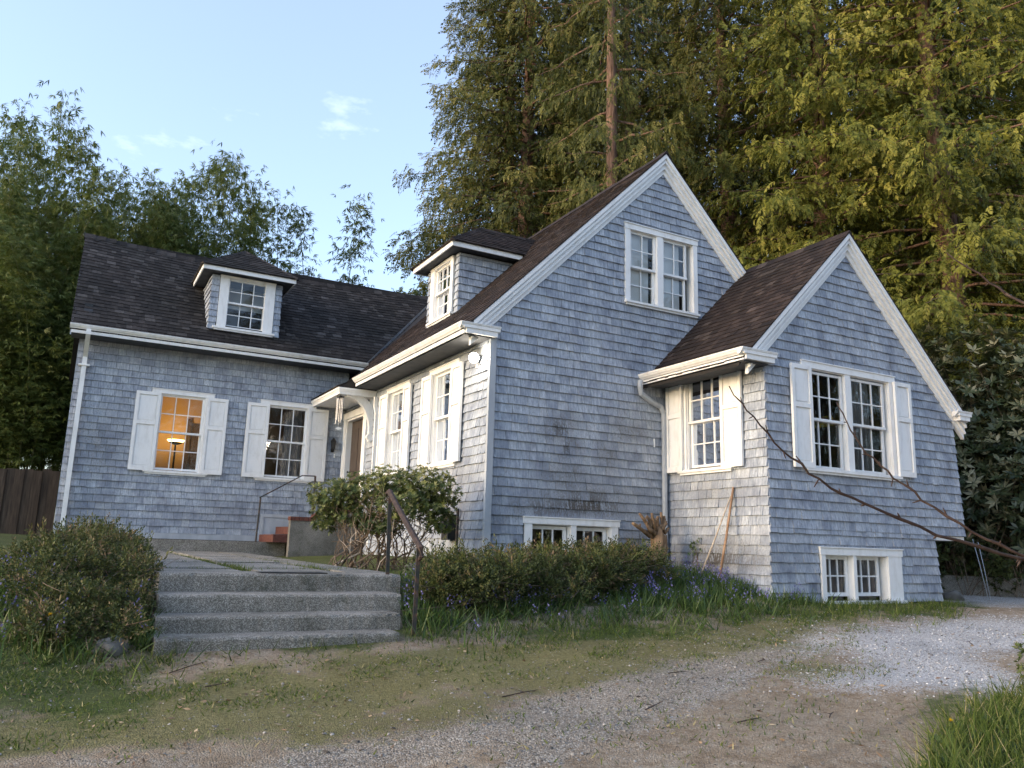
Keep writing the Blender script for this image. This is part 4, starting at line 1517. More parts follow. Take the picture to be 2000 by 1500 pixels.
fl = mb.build('floodlight', M['white'], house)
mb = MB()
mb.tube([(XC - .115, fy - .072, fz - .027), (XC - .134, fy - .094, fz - .037), (XC - .146, fy - .110, fz - .043)], [.066, .066, .034], 14)
mb.build('lit_lens', M['flood'], fl)
li = bpy.data.lights.new('flood_lamp', 'POINT')
li.energy = 5
li.color = (1.0, 0.86, 0.66)
li.shadow_soft_size = 0.05
lio = bpy.data.objects.new('flood_lamp', li)
lio.location = (XC - .20, fy - .16, fz - .07)
col.objects.link(lio)
lio.parent = fl
mb = MB()
WC.box(mb, 10.55, 10.78, 0.06, 0.42, 0.016, 0.15)
mb.tube([WC.P(10.66, 0.24, .15), WC.P(10.66, 0.24, .20)], .085, 12)
mb.tube([WC.P(10.44, -.2, .06), WC.P(10.44, .5, .06)], .022, 8)
mb.build('utility_meter', M['iron'], house)
mb = MB()   # small white hook on gable
WB.box(mb, 7.80, 7.82, 1.55, 1.68, .016, .03)
mb.build('hook', M['white'], house)

# lit floor lamp inside the left room
fl_p = on(343, 866, 1, 17.75)
LX, LY = float(fl_p[0]), 17.75
lampz = float(on(343, 868, 1, LY)[2])
lamp = thing('floor_lamp', (LX, LY, .44), 'lit black torchiere floor lamp with glowing bowl seen through shuttered window', 'lamp')
mb = MB()
mb.tube([(LX, LY, .44), (LX, LY, .47)], [.15, .13], 16)
mb.build('base', M['dark'], lamp)
mb = MB()
mb.tube([(LX, LY, .46), (LX, LY, lampz)], .018, 8)
mb.build('pole', M['dark'], lamp)
mb = MB()
mb.tube([(LX, LY, lampz - .01), (LX, LY, lampz + .02), (LX, LY, lampz + .045)], [.03, .11, .135], 16, caps=False)
mb.build('shade_holder', M['dark'], lamp)
mb = MB()
mb.tube([(LX, LY, lampz + .035), (LX, LY, lampz + .065), (LX, LY, lampz + .09)], [.11, .15, .17], 16, caps=False)
mb.build('bowl', M['bowl'], lamp)
li = bpy.data.lights.new('room_lamp', 'POINT')
li.energy = 9
li.color = (1.0, 0.60, 0.22)
li.shadow_soft_size = 0.08
lio = bpy.data.objects.new('room_lamp', li)
lio.location = (LX, LY, lampz + .17)
col.objects.link(lio)
lio.parent = lamp
lio.matrix_parent_inverse = Matrix.Translation(-LOC[lamp.name])

# wind chime
wy, wz = 14.62, HZ - .14
wx = float(on(663, 800, 1, wy)[0])
ch = thing('wind_chime', (wx, wy, wz), 'silver tube wind chime hanging under the door hood', 'wind chime')
mb = MB()
mb.tube([(wx, wy, wz + .05), (wx, wy, wz)], .004, 4)
mb.tube([(wx, wy, wz - .01), (wx, wy, wz + .01)], .07, 10)
mb.build('top_plate', M['dark'], ch)
for i, ln in enumerate((.40, .44, .48, .42, .46)):
    a = i * 2 * math.pi / 5
    mb = MB()
    x, y = wx + .055 * math.cos(a), wy + .055 * math.sin(a)
    mb.tube([(x, y, wz - .03), (x, y, wz - .03 - ln)], .008, 8)
    mb.build('tube', M['steel'], ch)
mb = MB()
mb.tube([(wx, wy, wz), (wx, wy, wz - .58)], .002, 4)
mb.prism([(wx - .06, wy, wz - .60), (wx + .0, wy, wz - .57), (wx + .07, wy, wz - .585), (wx + .05, wy, wz - .61), (wx, wy, wz - .625)], (0, .008, 0))
mb.build('wind_catcher', M['white'], ch)

# ------------------------------------------------------------------ stoop, path and garden steps
st = thing('door_stoop', (4.2, 15.0, -.3), 'grey rendered door stoop with red brick coping and steps', 'stoop')
SX0 = float(on(565, 1050, 1, 14.80)[0])
mb = MB()
zt = float(on(565, 1016, 1, 14.80)[2])
ring = [(SX0, 14.80, -.45), (XC - .02, 14.80, -.45), (XC - .02, 14.80, zt + .19), (SX0 + .62, 14.80, zt + .19), (SX0 + .40, 14.80, zt), (SX0, 14.80, zt)]
mb.prism(ring, (0, .14, 0))
mb.box(SX0 + .75, XC - .02, 14.94, YA - .03, -.4, .36)
mb.build('cheek_wall', M['render'], st)
run = [(SX0 - .01, zt), (SX0 + .40, zt), (SX0 + .62, zt + .19), (XC - .05, zt + .19)]
cnt = 0
for (a, b) in zip(run[:-1], run[1:]):
    L_ = math.hypot(b[0] - a[0], b[1] - a[1])
    nb_ = max(1, int(L_ / .075))
    for i in range(nb_):
        t0, t1 = i / nb_, (i + .92) / nb_
        p0 = (a[0] + (b[0] - a[0]) * t0, a[1] + (b[1] - a[1]) * t0)
        p1 = (a[0] + (b[0] - a[0]) * t1, a[1] + (b[1] - a[1]) * t1)
        nx_, nz_ = -(b[1] - a[1]) / L_, (b[0] - a[0]) / L_
        h = .068
        mb = MB()
        mb.prism([(p0[0], 14.775, p0[1]), (p1[0], 14.775, p1[1]), (p1[0] + nx_ * h, 14.775, p1[1] + nz_ * h), (p0[0] + nx_ * h, 14.775, p0[1] + nz_ * h)], (0, .19, 0))
        mb.build('brick', M['brick'], st)
for k in range(3):
    x0 = SX0 - .25 + k * .30
    for j in range(6):
        mb = MB()
        mb.box(x0, x0 + .29, 14.96 + j * .20, 14.96 + j * .20 + .19, -.05 + k * .15, .09 + k * .15 - random.uniform(0, .008))
        mb.build('brick', M['brick'], st)
# access panel beside the stoop
mb = MB()
WA.box(mb, 3.42, 4.05, 0.0, 0.42, .014, .03)
WA.box(mb, 3.36, 3.42, -.02, 0.48, .014, .045)
WA.box(mb, 3.42, 4.1, 0.42, 0.48, .014, .045)
mb.build('access_panel', M['greypaint'], house)

# stoop handrail
hr = thing('stoop_handrail', (3.55, 15.0, -.05), 'thin black iron handrail beside the door stoop against the blue-grey wall', 'handrail')
yy = 15.02
tp = lambda x, y: on(x, y, 1, yy)
mb = MB()
a = tp(507, 972)
mb.tube([(a[0], yy, -.06), (a[0] + .02, yy, a[2])], .016, 6)
mb.build('post', M['iron'], hr)
b_ = tp(616, 930)
mb = MB()
mb.tube([(b_[0], yy, .1), (b_[0], yy, b_[2])], .020, 6)
mb.build('post', M['iron'], hr)
mb = MB()
mb.tube([a, tp(590, 929), b_], .012, 6)
mb.build('rail', M['iron'], hr)

# concrete plinth along the wall
PX0, PX1 = 0.74, 2.95
mb = MB()
mb.box(1.0, SX0 + .12, 15.55, YA - .03, -.5, -.052)
pl = mb.build('wall_plinth', M['conc'])
tag(pl, 'low grey concrete ledge along the foot of the shuttered wall', 'ledge')

# garden path of slabs
pth = link('path', None, None)
bpy.data.objects.remove(pth)
mb = MB()
mb.box(PX0, PX1, 7.9, 15.6, -.55, -.335)
path = mb.build('path', M['ground'])
path['kind'] = 'structure'
rows = [(7.92, 8.55), (8.58, 10.2), (10.24, 12.3), (12.35, 14.2), (14.25, 15.52)]
cols_ = [(PX0 + .02, 1.55), (1.68, 2.42), (2.50, PX1 - .02)]
for (r0, r1) in rows:
    for (c0, c1) in cols_:
        zt_ = lambda y: -.305 + (y - 7.5) * .0075
        jz = random.uniform(-.006, .006)
        mb = MB()
        g = .012
        mb.hexa([(c0 + g, r0 + g, -.42), (c1 - g, r0 + g, -.42), (c1 - g, r1 - g, -.42), (c0 + g, r1 - g, -.42),
                 (c0 + g, r0 + g, zt_(r0) + jz), (c1 - g, r0 + g, zt_(r0) + jz + .004), (c1 - g, r1 - g, zt_(r1) + jz), (c0 + g, r1 - g, zt_(r1) + jz)])
        mb.build('paving_slab', M['conc'], path)

steps = thing('garden_steps', (1.9, 7.0, -.85), 'four wide exposed-aggregate concrete garden steps with dark risers', 'steps')
SE = [(7.45, -.300), (7.08, -.455), (6.76, -.598), (6.48, -.724)]


def rounded_step(x0, x1, y0, y1, z0, z1, r=0.022, seed=0):
    """step block with rounded nosing and slightly uneven edge"""
    rs = np.random.default_rng(seed)
    n = 48
    prof = [(y1, z0), (y0, z0), (y0 - .003, z1 - r), (y0 + r * .3, z1 - r * .3), (y0 + r, z1), (y1, z1 + .004)]
    V, Q = [], []
    xs_ = np.linspace(x0, x1, n)
    for x in xs_:
        j = rs.normal(0, .004, 2)
        ch_ = rs.uniform(.003, .009) if rs.random() < .14 else 0.0
        for k, (y, z) in enumerate(prof):
            V.append((x, y + (j[0] * .25 if k == 2 else j[0] * .6 + ch_ if k == 3 else 0), z + (j[1] * .4 - ch_ if k == 3 else 0)))
    m = len(prof)
    for i in range(n - 1):
        for k in range(m):
            k2 = (k + 1) % m
            Q.append((i * m + k, (i + 1) * m + k, (i + 1) * m + k2, i * m + k2))
    mb_ = MB()
    mb_.v = V
    mb_.f = Q + [tuple(range(m)), tuple(range((n - 1) * m, n * m))[::-1]]
    mb_.a = [.5] * len(mb_.f)
    return mb_


x0s = [.76, .735, .70, .68]
x1s = [2.90, 2.77, 2.65, 2.54]
for i, (y, z) in enumerate(SE):
    yb_ = 7.91 if i == 0 else SE[i - 1][0] + .05
    rounded_step(x0s[i], x1s[i], y, yb_, -1.15, z, seed=i).build('step', M['conc'], steps)
mb = MB()
mb.box(1.60, 2.20, 7.50, 7.74, -.298, -.290)
mt = mb.build('door_mat', M['dark'])
tag(mt, 'thin black rubber mat lying on the top garden step', 'mat')

# main handrail at the garden steps
hr = thing('garden_handrail', (2.95, 7.0, -.6), 'rusty dark iron handrail on the right side of the garden steps', 'handrail')
P1t = on(762, 966, 1, 7.52)
P1b = on(757, 1117, 1, 7.52)
P2t = on(818, 1066, 1, 6.62)
P2b = on(809, 1212, 1, 6.62)
mb = MB()


def bar(p, q, w, m):
    p, q = np.asarray(p, float), np.asarray(q, float)
    t = (q - p) / np.linalg.norm(q - p)
    u = np.cross(t, (0.2, 0.9, 0.1))
    u /= np.linalg.norm(u)
    v = np.cross(t, u)
    m.hexa([p - u * w - v * w, p + u * w - v * w, p + u * w + v * w, p - u * w + v * w, q - u * w - v * w, q + u * w - v * w, q + u * w + v * w, q - u * w + v * w])


bar((P1b[0], P1b[1], -.33), P1t, .017, mb)
mb.build('post', M['iron'], hr)
mb = MB()
bar((P2b[0], P2b[1], -.95), P2t, .017, mb)
mb.build('post', M['iron'], hr)
mb = MB()
top = np.array(P1t) + (0, 0, .01)
e2 = np.array(P2t) + (0, 0, .01)
ext = e2 + (e2 - top) * .06
mb.tube([top + (-.01, .05, .0), top + (-.004, 0.01, .022), top + (e2 - top) * .3, e2, ext, ext + (0.005, -.01, -.07), ext + (.0, .02, -.10)], [.026, .028, .028, .028, .028, .024, .016], 7)
mb.build('rail', M['rust'], hr)

# ------------------------------------------------------------------ fences, kerb
def fence(x0, x1, y, zb, zt, bw, mat, label, rot=0.0):
    f = thing('board_fence', ((x0 + x1) / 2, y, zb), label, 'fence')
    x = x0
    while x < x1:
        mb = MB()
        w_ = bw * random.uniform(.92, 1.0)
        t_ = zt + random.uniform(-.03, .03)
        yo = y + rot * (x - x0) + (0.016 if int(x / bw) % 2 else -.008) + random.uniform(-.005, .005)
        mb.box(x - .004, x + bw - .002, yo, yo + .022, zb, t_)
        mb.build('board', mat, f)
        x += bw
    for z in (zb + .3, zt - .3):
        mb = MB()
        mb.hexa([(x0, y + .03, z), (x1, y + .03 + rot * (x1 - x0), z), (x1, y + .08 + rot * (x1 - x0), z), (x0, y + .08, z),
                 (x0, y + .03, z + .09), (x1, y + .03 + rot * (x1 - x0), z + .09), (x1, y + .08 + rot * (x1 - x0), z + .09), (x0, y + .08, z + .09)])
        mb.build('rail', mat, f)
    return f


fence(-4.5, -0.25, 17.6, -.1, 1.16, .145, M['fence'], 'dark brown board fence beside the left corner of the house')
fr = thing('board_fence', (21, 17.6, -.6), 'tan board fence half hidden behind the big dark evergreen shrub', 'fence')
for i in range(46):
    x, y = gpos(1780 + i * 14, 19.5)
    mb = MB()
    w_ = .155
    z0, z1 = -.7, 1.55 + random.uniform(-.04, .04)
    d = np.array([CR[0], CR[1], 0])
    d /= np.linalg.norm(d)
    nn = np.array([d[1], -d[0], 0]) * -.025
    p = np.array([x, y, 0])
    r4 = [p - d * w_ / 2, p + d * w_ / 2, p + d * w_ / 2 + nn, p - d * w_ / 2 + nn]
    mb.hexa([tuple(q + np.array([0, 0, z0])) for q in r4] + [tuple(q + np.array([0, 0, z1])) for q in r4])
    mb.build('board', M['fence2'], fr)
kx0, ky0 = gpos(1700, 17.0)
kx1, ky1 = gpos(2250, 15.2)
mb = MB()
d = np.array([kx1 - kx0, ky1 - ky0, 0])
nn = np.array([-d[1], d[0], 0]) / np.linalg.norm(d) * .16
za, zb_ = -.62, -.32
mb.hexa([(kx0, ky0, za - .3), (kx1, ky1, za - .3), (kx1 + nn[0], ky1 + nn[1], za - .3), (kx0 + nn[0], ky0 + nn[1], za - .3),
         (kx0, ky0, zb_), (kx1, ky1, zb_ - .04), (kx1 + nn[0], ky1 + nn[1], zb_ - .04), (kx0 + nn[0], ky0 + nn[1], zb_)])
kb = mb.build('garden_kerb', M['conc'])
tag(kb, 'low concrete retaining kerb behind the grey gravel yard', 'kerb')

# ------------------------------------------------------------------ leaning poles, rocks
def pole_thing(name, p, q, r, mat, label, cat):
    mb = MB()
    mid = (np.array(p) + np.array(q)) / 2 + np.array([.006, -.004, 0])
    mb.tube([p, mid, q], [r * 1.05, r, r * .9], 8)
    o = mb.build(name, mat, None, smooth=True)
    return tag(o, label, cat)


b0 = on(1396, 1118, 0, 7.55)
pole_thing('wooden_pole', (7.60, b0[1], gz1(7.6, b0[1])), (XE - .035, *on(1436, 952, 0, XE)[1:]), .017, M['stick'], 'thick brown wooden pole leaning against the shingled wall below the window', 'pole')
b1 = on(1358, 1118, 0, 7.55)
pole_thing('bare_stick', (7.60, b1[1], gz1(7.6, b1[1])), (XE - .05, *on(1433, 968, 0, XE)[1:]), .011, M['stick2'], 'thin pale bare stick leaning against the shingled wall below the window', 'stick')
for k, (px0, px1) in enumerate(((1903, 1924), (1913, 1928))):
    xa, ya_ = gpos(px0, 14.6)
    xb, yb_ = gpos(px1, 14.4)
    o = pole_thing('metal_pole', (xb, yb_, gz1(xb, yb_)), (xa, ya_, .36 - k * .05), .007, M['greypaint'], 'thin shiny pole leaning on the dark undergrowth behind the gravel yard', 'pole')
    o['group'] = 'shiny poles leaning in the undergrowth'


def rock(px, py, r, label, sx=1.0):
    p = ground_hit(px, py)
    n, m = 10, 14
    V, Q = [], []
    for i in range(n + 1):
        th = math.pi * i / n
        for j in range(m):
            ph = 2 * math.pi * j / m
            v = np.array([math.sin(th) * math.cos(ph), math.sin(th) * math.sin(ph), math.cos(th)])
            s = 1 + .16 * math.sin(3 * v[0] + px) * math.sin(4 * v[1] + py) + .09 * math.sin(7 * v[2] + 5 * v[0])
            V.append((p[0] + v[0] * r * s * sx, p[1] + v[1] * r * s, p[2] + v[2] * r * s * .72 + r * .18))
    for i in range(n):
        for j in range(m):
            Q.append((i * m + j, (i + 1) * m + j, (i + 1) * m + (j + 1) % m, i * m + (j + 1) % m))
    o = quads('rock', np.array(V), np.array(Q), M['rock'], smooth=True)
    return tag(o, label, 'rock')


rock(1862, 1172, .17, 'pale rounded rock at the right corner of the house wall')
rock(215, 1275, .12, 'grey rock under the low shrub beside the garden steps')
rock(803, 1122, .13, 'small pale rock beside the iron handrail on the top step')

# ------------------------------------------------------------------ vegetation templates
DIA = np.array([(0, 0, 0), (.45, .5, .03), (1, 0, 0), (.45, -.5, .03)], float)       # diamond leaf along +x, width 1
DQ = np.array([(0, 1, 2, 3)])


def leaves_template(items):
    """items: (origin, dir, length, width, roll)"""
    V, Q = [], []
    for (o, d, L_, w_, r) in items:
        Rm = frames(np.array([d], float), np.array([r]))[0]
        v = DIA * np.array([L_, w_, L_ * .6])
        i = len(V)
        V += list(v @ Rm.T + np.array(o))
        Q.append((i, i + 1, i + 2, i + 3))
    return np.array(V), np.array(Q)


def t_frond(n=4):
    it = []
    for k in range(n):
        t = (k + .5) / n
        o = (t * .85, 0, -.35 * t * t)
        L_ = .44 * (1 - .45 * t)
        for s in (-1, 1):
            it.append((o, (.8, s * (.75 - .3 * t), -.35 - .6 * t), L_, .105, s * .6 + .4 * math.sin(k * 2.1)))
    it.append(((.8, 0, -.32), (.8, 0, -.8), .28, .10, 0))
    return leaves_template(it)


def t_rosette(n=8, up=.45, w=.30, seed=1):
    rs = np.random.default_rng(seed)
    it = []
    for k in range(n):
        a = 2 * math.pi * k / n + rs.uniform(-.25, .25)
        e = up + rs.uniform(-.3, .3)
        it.append(((0, 0, 0), (math.cos(a), math.sin(a), e), 1.0 * rs.uniform(.75, 1.1), w, rs.uniform(-.4, .4)))
    V, Q = leaves_template(it)
    return V[:, [2, 0, 1]], Q     # axis +z -> +x


def t_sprig(n=9, w=.16, seed=2, spread=.55, L_=.34):
    rs = np.random.default_rng(seed)
    it = []
    for k in range(n):
        t = k / n
        a = k * 2.4
        it.append(((t, .03 * math.cos(a), .03 * math.sin(a)), (.75, spread * math.cos(a), spread * math.sin(a)), L_ * (1 - .3 * t), w, rs.uniform(0, 3)))
    return leaves_template(it)


def t_bamboo(n=7, seed=3):
    rs = np.random.default_rng(seed)
    it = []
    for k in range(n):
        a = rs.uniform(-1.2, 1.2)
        it.append(((.1 * k / n, 0, 0), (math.cos(a) * .8, math.sin(a) * .8, -.55 + rs.uniform(-.3, .35)), rs.uniform(.7, 1.1), .13, rs.uniform(-.7, .7)))
    return leaves_template(it)


FR, RO, SP, BA = t_frond(), t_rosette(), t_sprig(), t_bamboo()


def rdirs(n):
    v = rng.normal(size=(n, 3))
    return v / np.linalg.norm(v, axis=1, keepdims=True)


# ------------------------------------------------------------------ cedars
def cedar_parts(H, R_, h0, nb, seed):
    r = np.random.default_rng(seed)
    tr = MB()
    pts, rad = [], []
    for k in range(9):
        t = k / 8
        pts.append((.18 * math.sin(t * 4 + seed), .15 * math.cos(t * 3 + seed) - .15, H * t - .6))
        rad.append((.36 * (1 - t) ** .8 + .03) * (1 + .10 * math.sin(k * 2.7 + seed)) * (1.25 if k == 0 else 1))
    tr.tube(pts, rad, 10)
    P, D, S, rn = [], [], [], []
    for i in range(nb):
        t = (i + r.random()) / nb
        h = h0 + (H - h0) * t ** 1.05
        az = i * 2.39996 + r.uniform(-.5, .5)
        ln = R_ * (1 - t) ** .62 * r.uniform(.55, 1.12) * (0.75 + .25 * min(1, t * 6)) + .5
        dx, dy = math.cos(az), math.sin(az)
        sag = r.uniform(.22, .48)
        m = 7
        bp = np.array([(dx * ln * q + r.normal(0, .07), dy * ln * q + r.normal(0, .07), h + .10 * ln * q - sag * ln * q ** 1.5 + .22 * ln * max(0, q - .7)) for q in np.linspace(0, 1, m + 1)])
        tr.tube(list(bp), [(.045 * (1 - k / m) + .008) * min(1, ln / 4 + .3) for k in range(m + 1)], 4, caps=False)
        ns = int(ln * 39)
        s = r.uniform(.03, 1.0, ns) ** .72 * m
        k = np.minimum(s.astype(int), m - 1)
        p = bp[k] + (bp[k + 1] - bp[k]) * (s - k)[:, None]
        side = r.choice((-1, 1), ns)
        off = r.uniform(0, .85, ns) * (1.15 - s / m * .6)
        hang = r.uniform(0, .55, ns) * (off / .75 + .2)
        P.append(p + np.stack([-dy * side * off, dx * side * off, r.normal(.05, .16, ns) - hang], 1))
        a2 = az + side * r.uniform(.1, 1.3, ns)
        D.append(np.stack([np.cos(a2) * .7, np.sin(a2) * .7, r.uniform(-1.0, .25, ns)], 1))
        S.append(r.uniform(.20, .46, ns))
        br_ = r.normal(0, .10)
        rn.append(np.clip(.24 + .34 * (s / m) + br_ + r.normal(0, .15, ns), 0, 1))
    return tr, np.concatenate(P), np.concatenate(D), np.concatenate(S), np.concatenate(rn)


PROTO = {}


def cedar_proto(key, *a):
    """trunk and crown meshes about the origin, shared by all cedars of a kind"""
    tr, P, D, S, rn = cedar_parts(*a)
    to = tr.build('trunk', M['bark'], None, smooth=True)
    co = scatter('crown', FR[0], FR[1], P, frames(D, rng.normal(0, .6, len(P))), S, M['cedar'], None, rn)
    PROTO[key] = (to.data, co.data)
    for o in (to, co):
        bpy.data.objects.remove(o)


def put_cedar(key, x, y, rot, sc, mat, label, group):
    z = gz1(x, y)
    t = thing('cedar_tree', (x, y, z), label, 'tree', group)
    t.rotation_euler[2] = rot
    t.scale = (sc[0], sc[0], sc[1])
    for nm, me in zip(('trunk', 'crown'), PROTO[key]):
        o = bpy.data.objects.new(nm, me)
        col.objects.link(o)
        o.parent = t
        if nm == 'crown':
            o.material_slots[0].link = 'OBJECT'
            o.material_slots[0].material = mat
    return t


cedar_proto('a', 27, 5.4, 2.6, 225, 1)
cedar_proto('c', 28, 5.2, 1.8, 225, 5)
cedar_proto('t', 27, 4.4, 5.5, 74, 9)
CG = 'tall cedars behind the house'
for (px, ds, key, rot, sc, mt_, lb) in [
    (1215, 27, 'a', 0.3, (1.0, 1.0), 'cedar', 'full olive-green cedar right behind the bare pale trunk'),
    (1188, 21, 't', 0.3, (.62, 1.0), 'cedar', 'cedar with a tall bare pale trunk rising behind the main gable peak'),
    (1010, 26, 'c', 1.2, (.98, 1.0), 'cedar', 'dense olive cedar at the open-sky edge of the tall tree row'),
    (1445, 25, 'c', 2.9, (1.0, 1.03), 'cedar', 'dark green cedar standing behind the valley between the two gables'),
    (1640, 22, 'c', 0.0, (1.0, 1.0), 'cedarY', 'bright yellow-green cedar standing behind the smaller right gable'),
    (1905, 20, 'c', 2.2, (.97, .97), 'cedarY', 'golden-green drooping cedar above the pale-tipped evergreen shrub'),
    (2190, 22, 'a', 4.1, (1.0, 1.0), 'cedarY', 'golden-green cedar at the far end of the row, mostly cut off'),
    (1770, 28, 'a', 3.7, (1.05, 1.0), 'cedar', 'dark cedar filling in behind the yellow-green cedars'),
    (1330, 30, 'c', 5.2, (1.0, .98), 'cedar', 'shadowy cedar farther back behind the bare-trunked cedar'),
    (2050, 26, 'c', 1.0, (1.0, .97), 'cedarY', 'yellow-green cedar behind the golden drooping one at the row end'),
    (1850, 25, 'a', 2.4, (1.0, .98), 'cedarY', 'yellow-green cedar crowded between the smaller gable and the drooping cedar'),
    (955, 28, 'a', 0.9, (.95, .95), 'cedar', 'olive cedar with ragged lower boughs farthest toward the open sky'),
    (1120, 31, 'a', 5.0, (1.0, .95), 'cedar', 'dim cedar behind the gap left of the bare trunk'),
    (1560, 31, 'c', 4.4, (1.0, .98), 'cedar', 'dim cedar closing the gap behind the smaller gable peak')]:
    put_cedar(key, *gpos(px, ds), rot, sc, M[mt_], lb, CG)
# the trees across the drive that the window panes mirror
for i, (x, y) in enumerate([(-4, -22), (3, -20), (10, -22), (19, -17), (25, -14), (31, -11), (36, -7)]):
    put_cedar('ac'[i % 2], x, y, i * 1.7, (1.15, .62), M['cedar'], 'cedar across the drive, seen only mirrored in the window panes', 'cedars across the drive')


# ------------------------------------------------------------------ bamboo grove
def bamboo_proto(key, H, n, spread, dens, seed, zlow=.12, bf=1.0):
    r = np.random.default_rng(seed)
    P, D, S, rn, culms = [], [], [], [], []
    for c in range(n):
        bx, by = r.normal(0, spread * .55), r.normal(0, spread * .55)
        h = H * r.uniform(.70, 1.0)
        lean = r.normal(0, .07, 2)
        az = r.uniform(0, 6.28)
        pts = []
        for k in range(9):
            s = k / 8
            bend = bf * .13 * h * max(0, s - .45) ** 2 * 3
            pts.append((bx + bf * lean[0] * h * s + math.cos(az) * bend, by + bf * lean[1] * h * s + math.sin(az) * bend, h * s - .25 * bend))
        mb = MB()
        mb.tube(pts, [.030 * (1 - .85 * k / 8) for k in range(9)], 6)
        o = mb.build('culm', M['culm'], None, smooth=True)
        culms.append(o.data)
        bpy.data.objects.remove(o)
        pts = np.array(pts)
        m = int(h * 13 * dens)
        for _ in range(m):
            s = r.uniform(zlow, 1.0) ** .75 * 8
            k = min(int(s), 7)
            p = pts[k] + (pts[k + 1] - pts[k]) * (s - k)
            a = r.uniform(0, 6.28)
            rad = r.uniform(.1, 1.05) * spread * (1.15 - .85 * s / 8)
            q = p + np.array([math.cos(a) * rad, math.sin(a) * rad, .18 * rad]) + r.normal(0, .18, (5, 3))
            P.append(q)
            D.append(np.stack([math.cos(a) + r.normal(0, .5, 5), math.sin(a) + r.normal(0, .5, 5), r.uniform(-.5, .1, 5)], 1))
            S.append(r.uniform(.14, .26, 5))
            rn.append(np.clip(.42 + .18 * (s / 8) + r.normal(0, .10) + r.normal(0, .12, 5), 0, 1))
    P, D = np.concatenate(P), np.concatenate(D)
    fo = scatter('foliage', BA[0], BA[1], P, frames(D, rng.normal(0, .7, len(P))), np.concatenate(S), M['bamboo'], None, np.concatenate(rn))
    PROTO[key] = (culms, fo.data)
    bpy.data.objects.remove(fo)


def put_bamboo(key, px, ds, rot, sc, label, group='bamboo grove behind the left wing'):
    x, y = gpos(px, ds)
    t = thing('bamboo', (x, y, gz1(x, y)), label, 'bamboo', group)
    t.rotation_euler[2] = rot
    t.scale = (sc[0], sc[0], sc[1])
    culms, fo = PROTO[key]
    for nm, me in [('culm', c) for c in culms] + [('foliage', fo)]:
        o = bpy.data.objects.new(nm, me)
        col.objects.link(o)
        o.parent = t
    return t


bamboo_proto('d', 11.0, 9, 1.35, 1.25, 20)
bamboo_proto('e', 11.0, 8, 1.2, 1.25, 21)
bamboo_proto('s', 11.0, 4, .85, .75, 22, .25, .4)
bl = 'dense leafy bamboo clump rising behind the left wing and its fence'
for i, (px, ds, zs_) in enumerate([(-150, 22, 1.05), (-40, 21, .98), (60, 22.5, 1.05), (150, 23.5, 1.10), (225, 22.5, 1.05), (20, 19.8, .66), (310, 24.5, 1.02), (130, 20.8, .72), (-90, 19.8, .72), (-30, 25, 1.1), (250, 26, 1.1), (90, 26, 1.15)]):
    put_bamboo('de'[i % 2], px, ds, i * 1.3, (1.0, zs_), bl)
put_bamboo('e', 318, 23, .7, (.85, 1.06), 'bamboo clump with a pointed plume behind the left dormer')
put_bamboo('s', -55, 25, 3.7, (1.15, 1.34), 'tallest thin bamboo plume reaching pale against the sky')
put_bamboo('s', 435, 26, 3.0, (1.15, 1.10), 'sparse airy bamboo right of the left dormer')
put_bamboo('s', 548, 25, 4.0, (1.15, 1.05), 'sparse bamboo plume with sky showing above the low roof ridge')
put_bamboo('e', 640, 27, 5.0, (1.0, .78), 'low bamboo clump just above the middle of the low roof ridge')
put_bamboo('d', 430, 27, 1.0, (1.1, .86), 'shorter bamboo clump between the pointed plume and the airy one')


def broad_tree(px, dist, H, R_, seed, label, mat, n=3400, leaf=.17):
    r = np.random.default_rng(seed)
    x, y = gpos(px, dist)
    z = gz1(x, y)
    t = thing('deciduous_tree', (x, y, z), label, 'tree')
    mb = MB()
    mb.tube([(x, y, z - .3), (x + .1, y, z + H * .4), (x, y + .1, z + H * .8)], [.16, .11, .05], 8)
    P = []
    for b in range(16):
        a, e = r.uniform(0, 6.28), r.uniform(.35, .95)
        c = np.array([x + math.cos(a) * R_ * r.uniform(.3, .8), y + math.sin(a) * R_ * r.uniform(.3, .8), z + H * e])
        mb.tube([(x, y, z + H * e * .7), tuple(c)], [.05, .015], 5)
        P.append(c + r.normal(0, 1, (n // 16, 3)) * np.array([.55, .55, .42]) * R_ * .5)
    mb.build('trunk', M['twig'], t, smooth=True)
    P = np.concatenate(P)
    D = rdirs(len(P)) + np.array([0, 0, -.2])
    scatter('crown', BA[0], BA[1] , P, frames(D), r.uniform(leaf * .7, leaf * 1.3, len(P)), mat, t)
    return t


broad_tree(745, 26, 8.2, 2.2, 60, 'fresh green leafy tree between bamboo and cedar above the valley', M['broad'])
broad_tree(820, 25, 8.0, 1.9, 61, 'light green leafy tree half hidden behind the side dormer', M['broad'])


# ------------------------------------------------------------------ shrubs
def blob_points(r, n, lobes, shell=.72):
    """points near the surface of overlapping ellipsoid lobes"""
    P, Nn = [], []
    vol = np.array([l[3] * l[4] * l[5] for l in lobes]) ** (2 / 3)
    for l, k in zip(lobes, (vol / vol.sum() * n).astype(int)):
        d = r.normal(size=(k, 3))
        d /= np.linalg.norm(d, axis=1, keepdims=True)
        rad = shell + (1 - shell) * r.random(k) ** .5 + r.normal(0, .05, k)
        P.append(np.array(l[:3]) + d * rad[:, None] * np.array(l[3:]))
        Nn.append(d)
    return np.concatenate(P), np.concatenate(Nn)


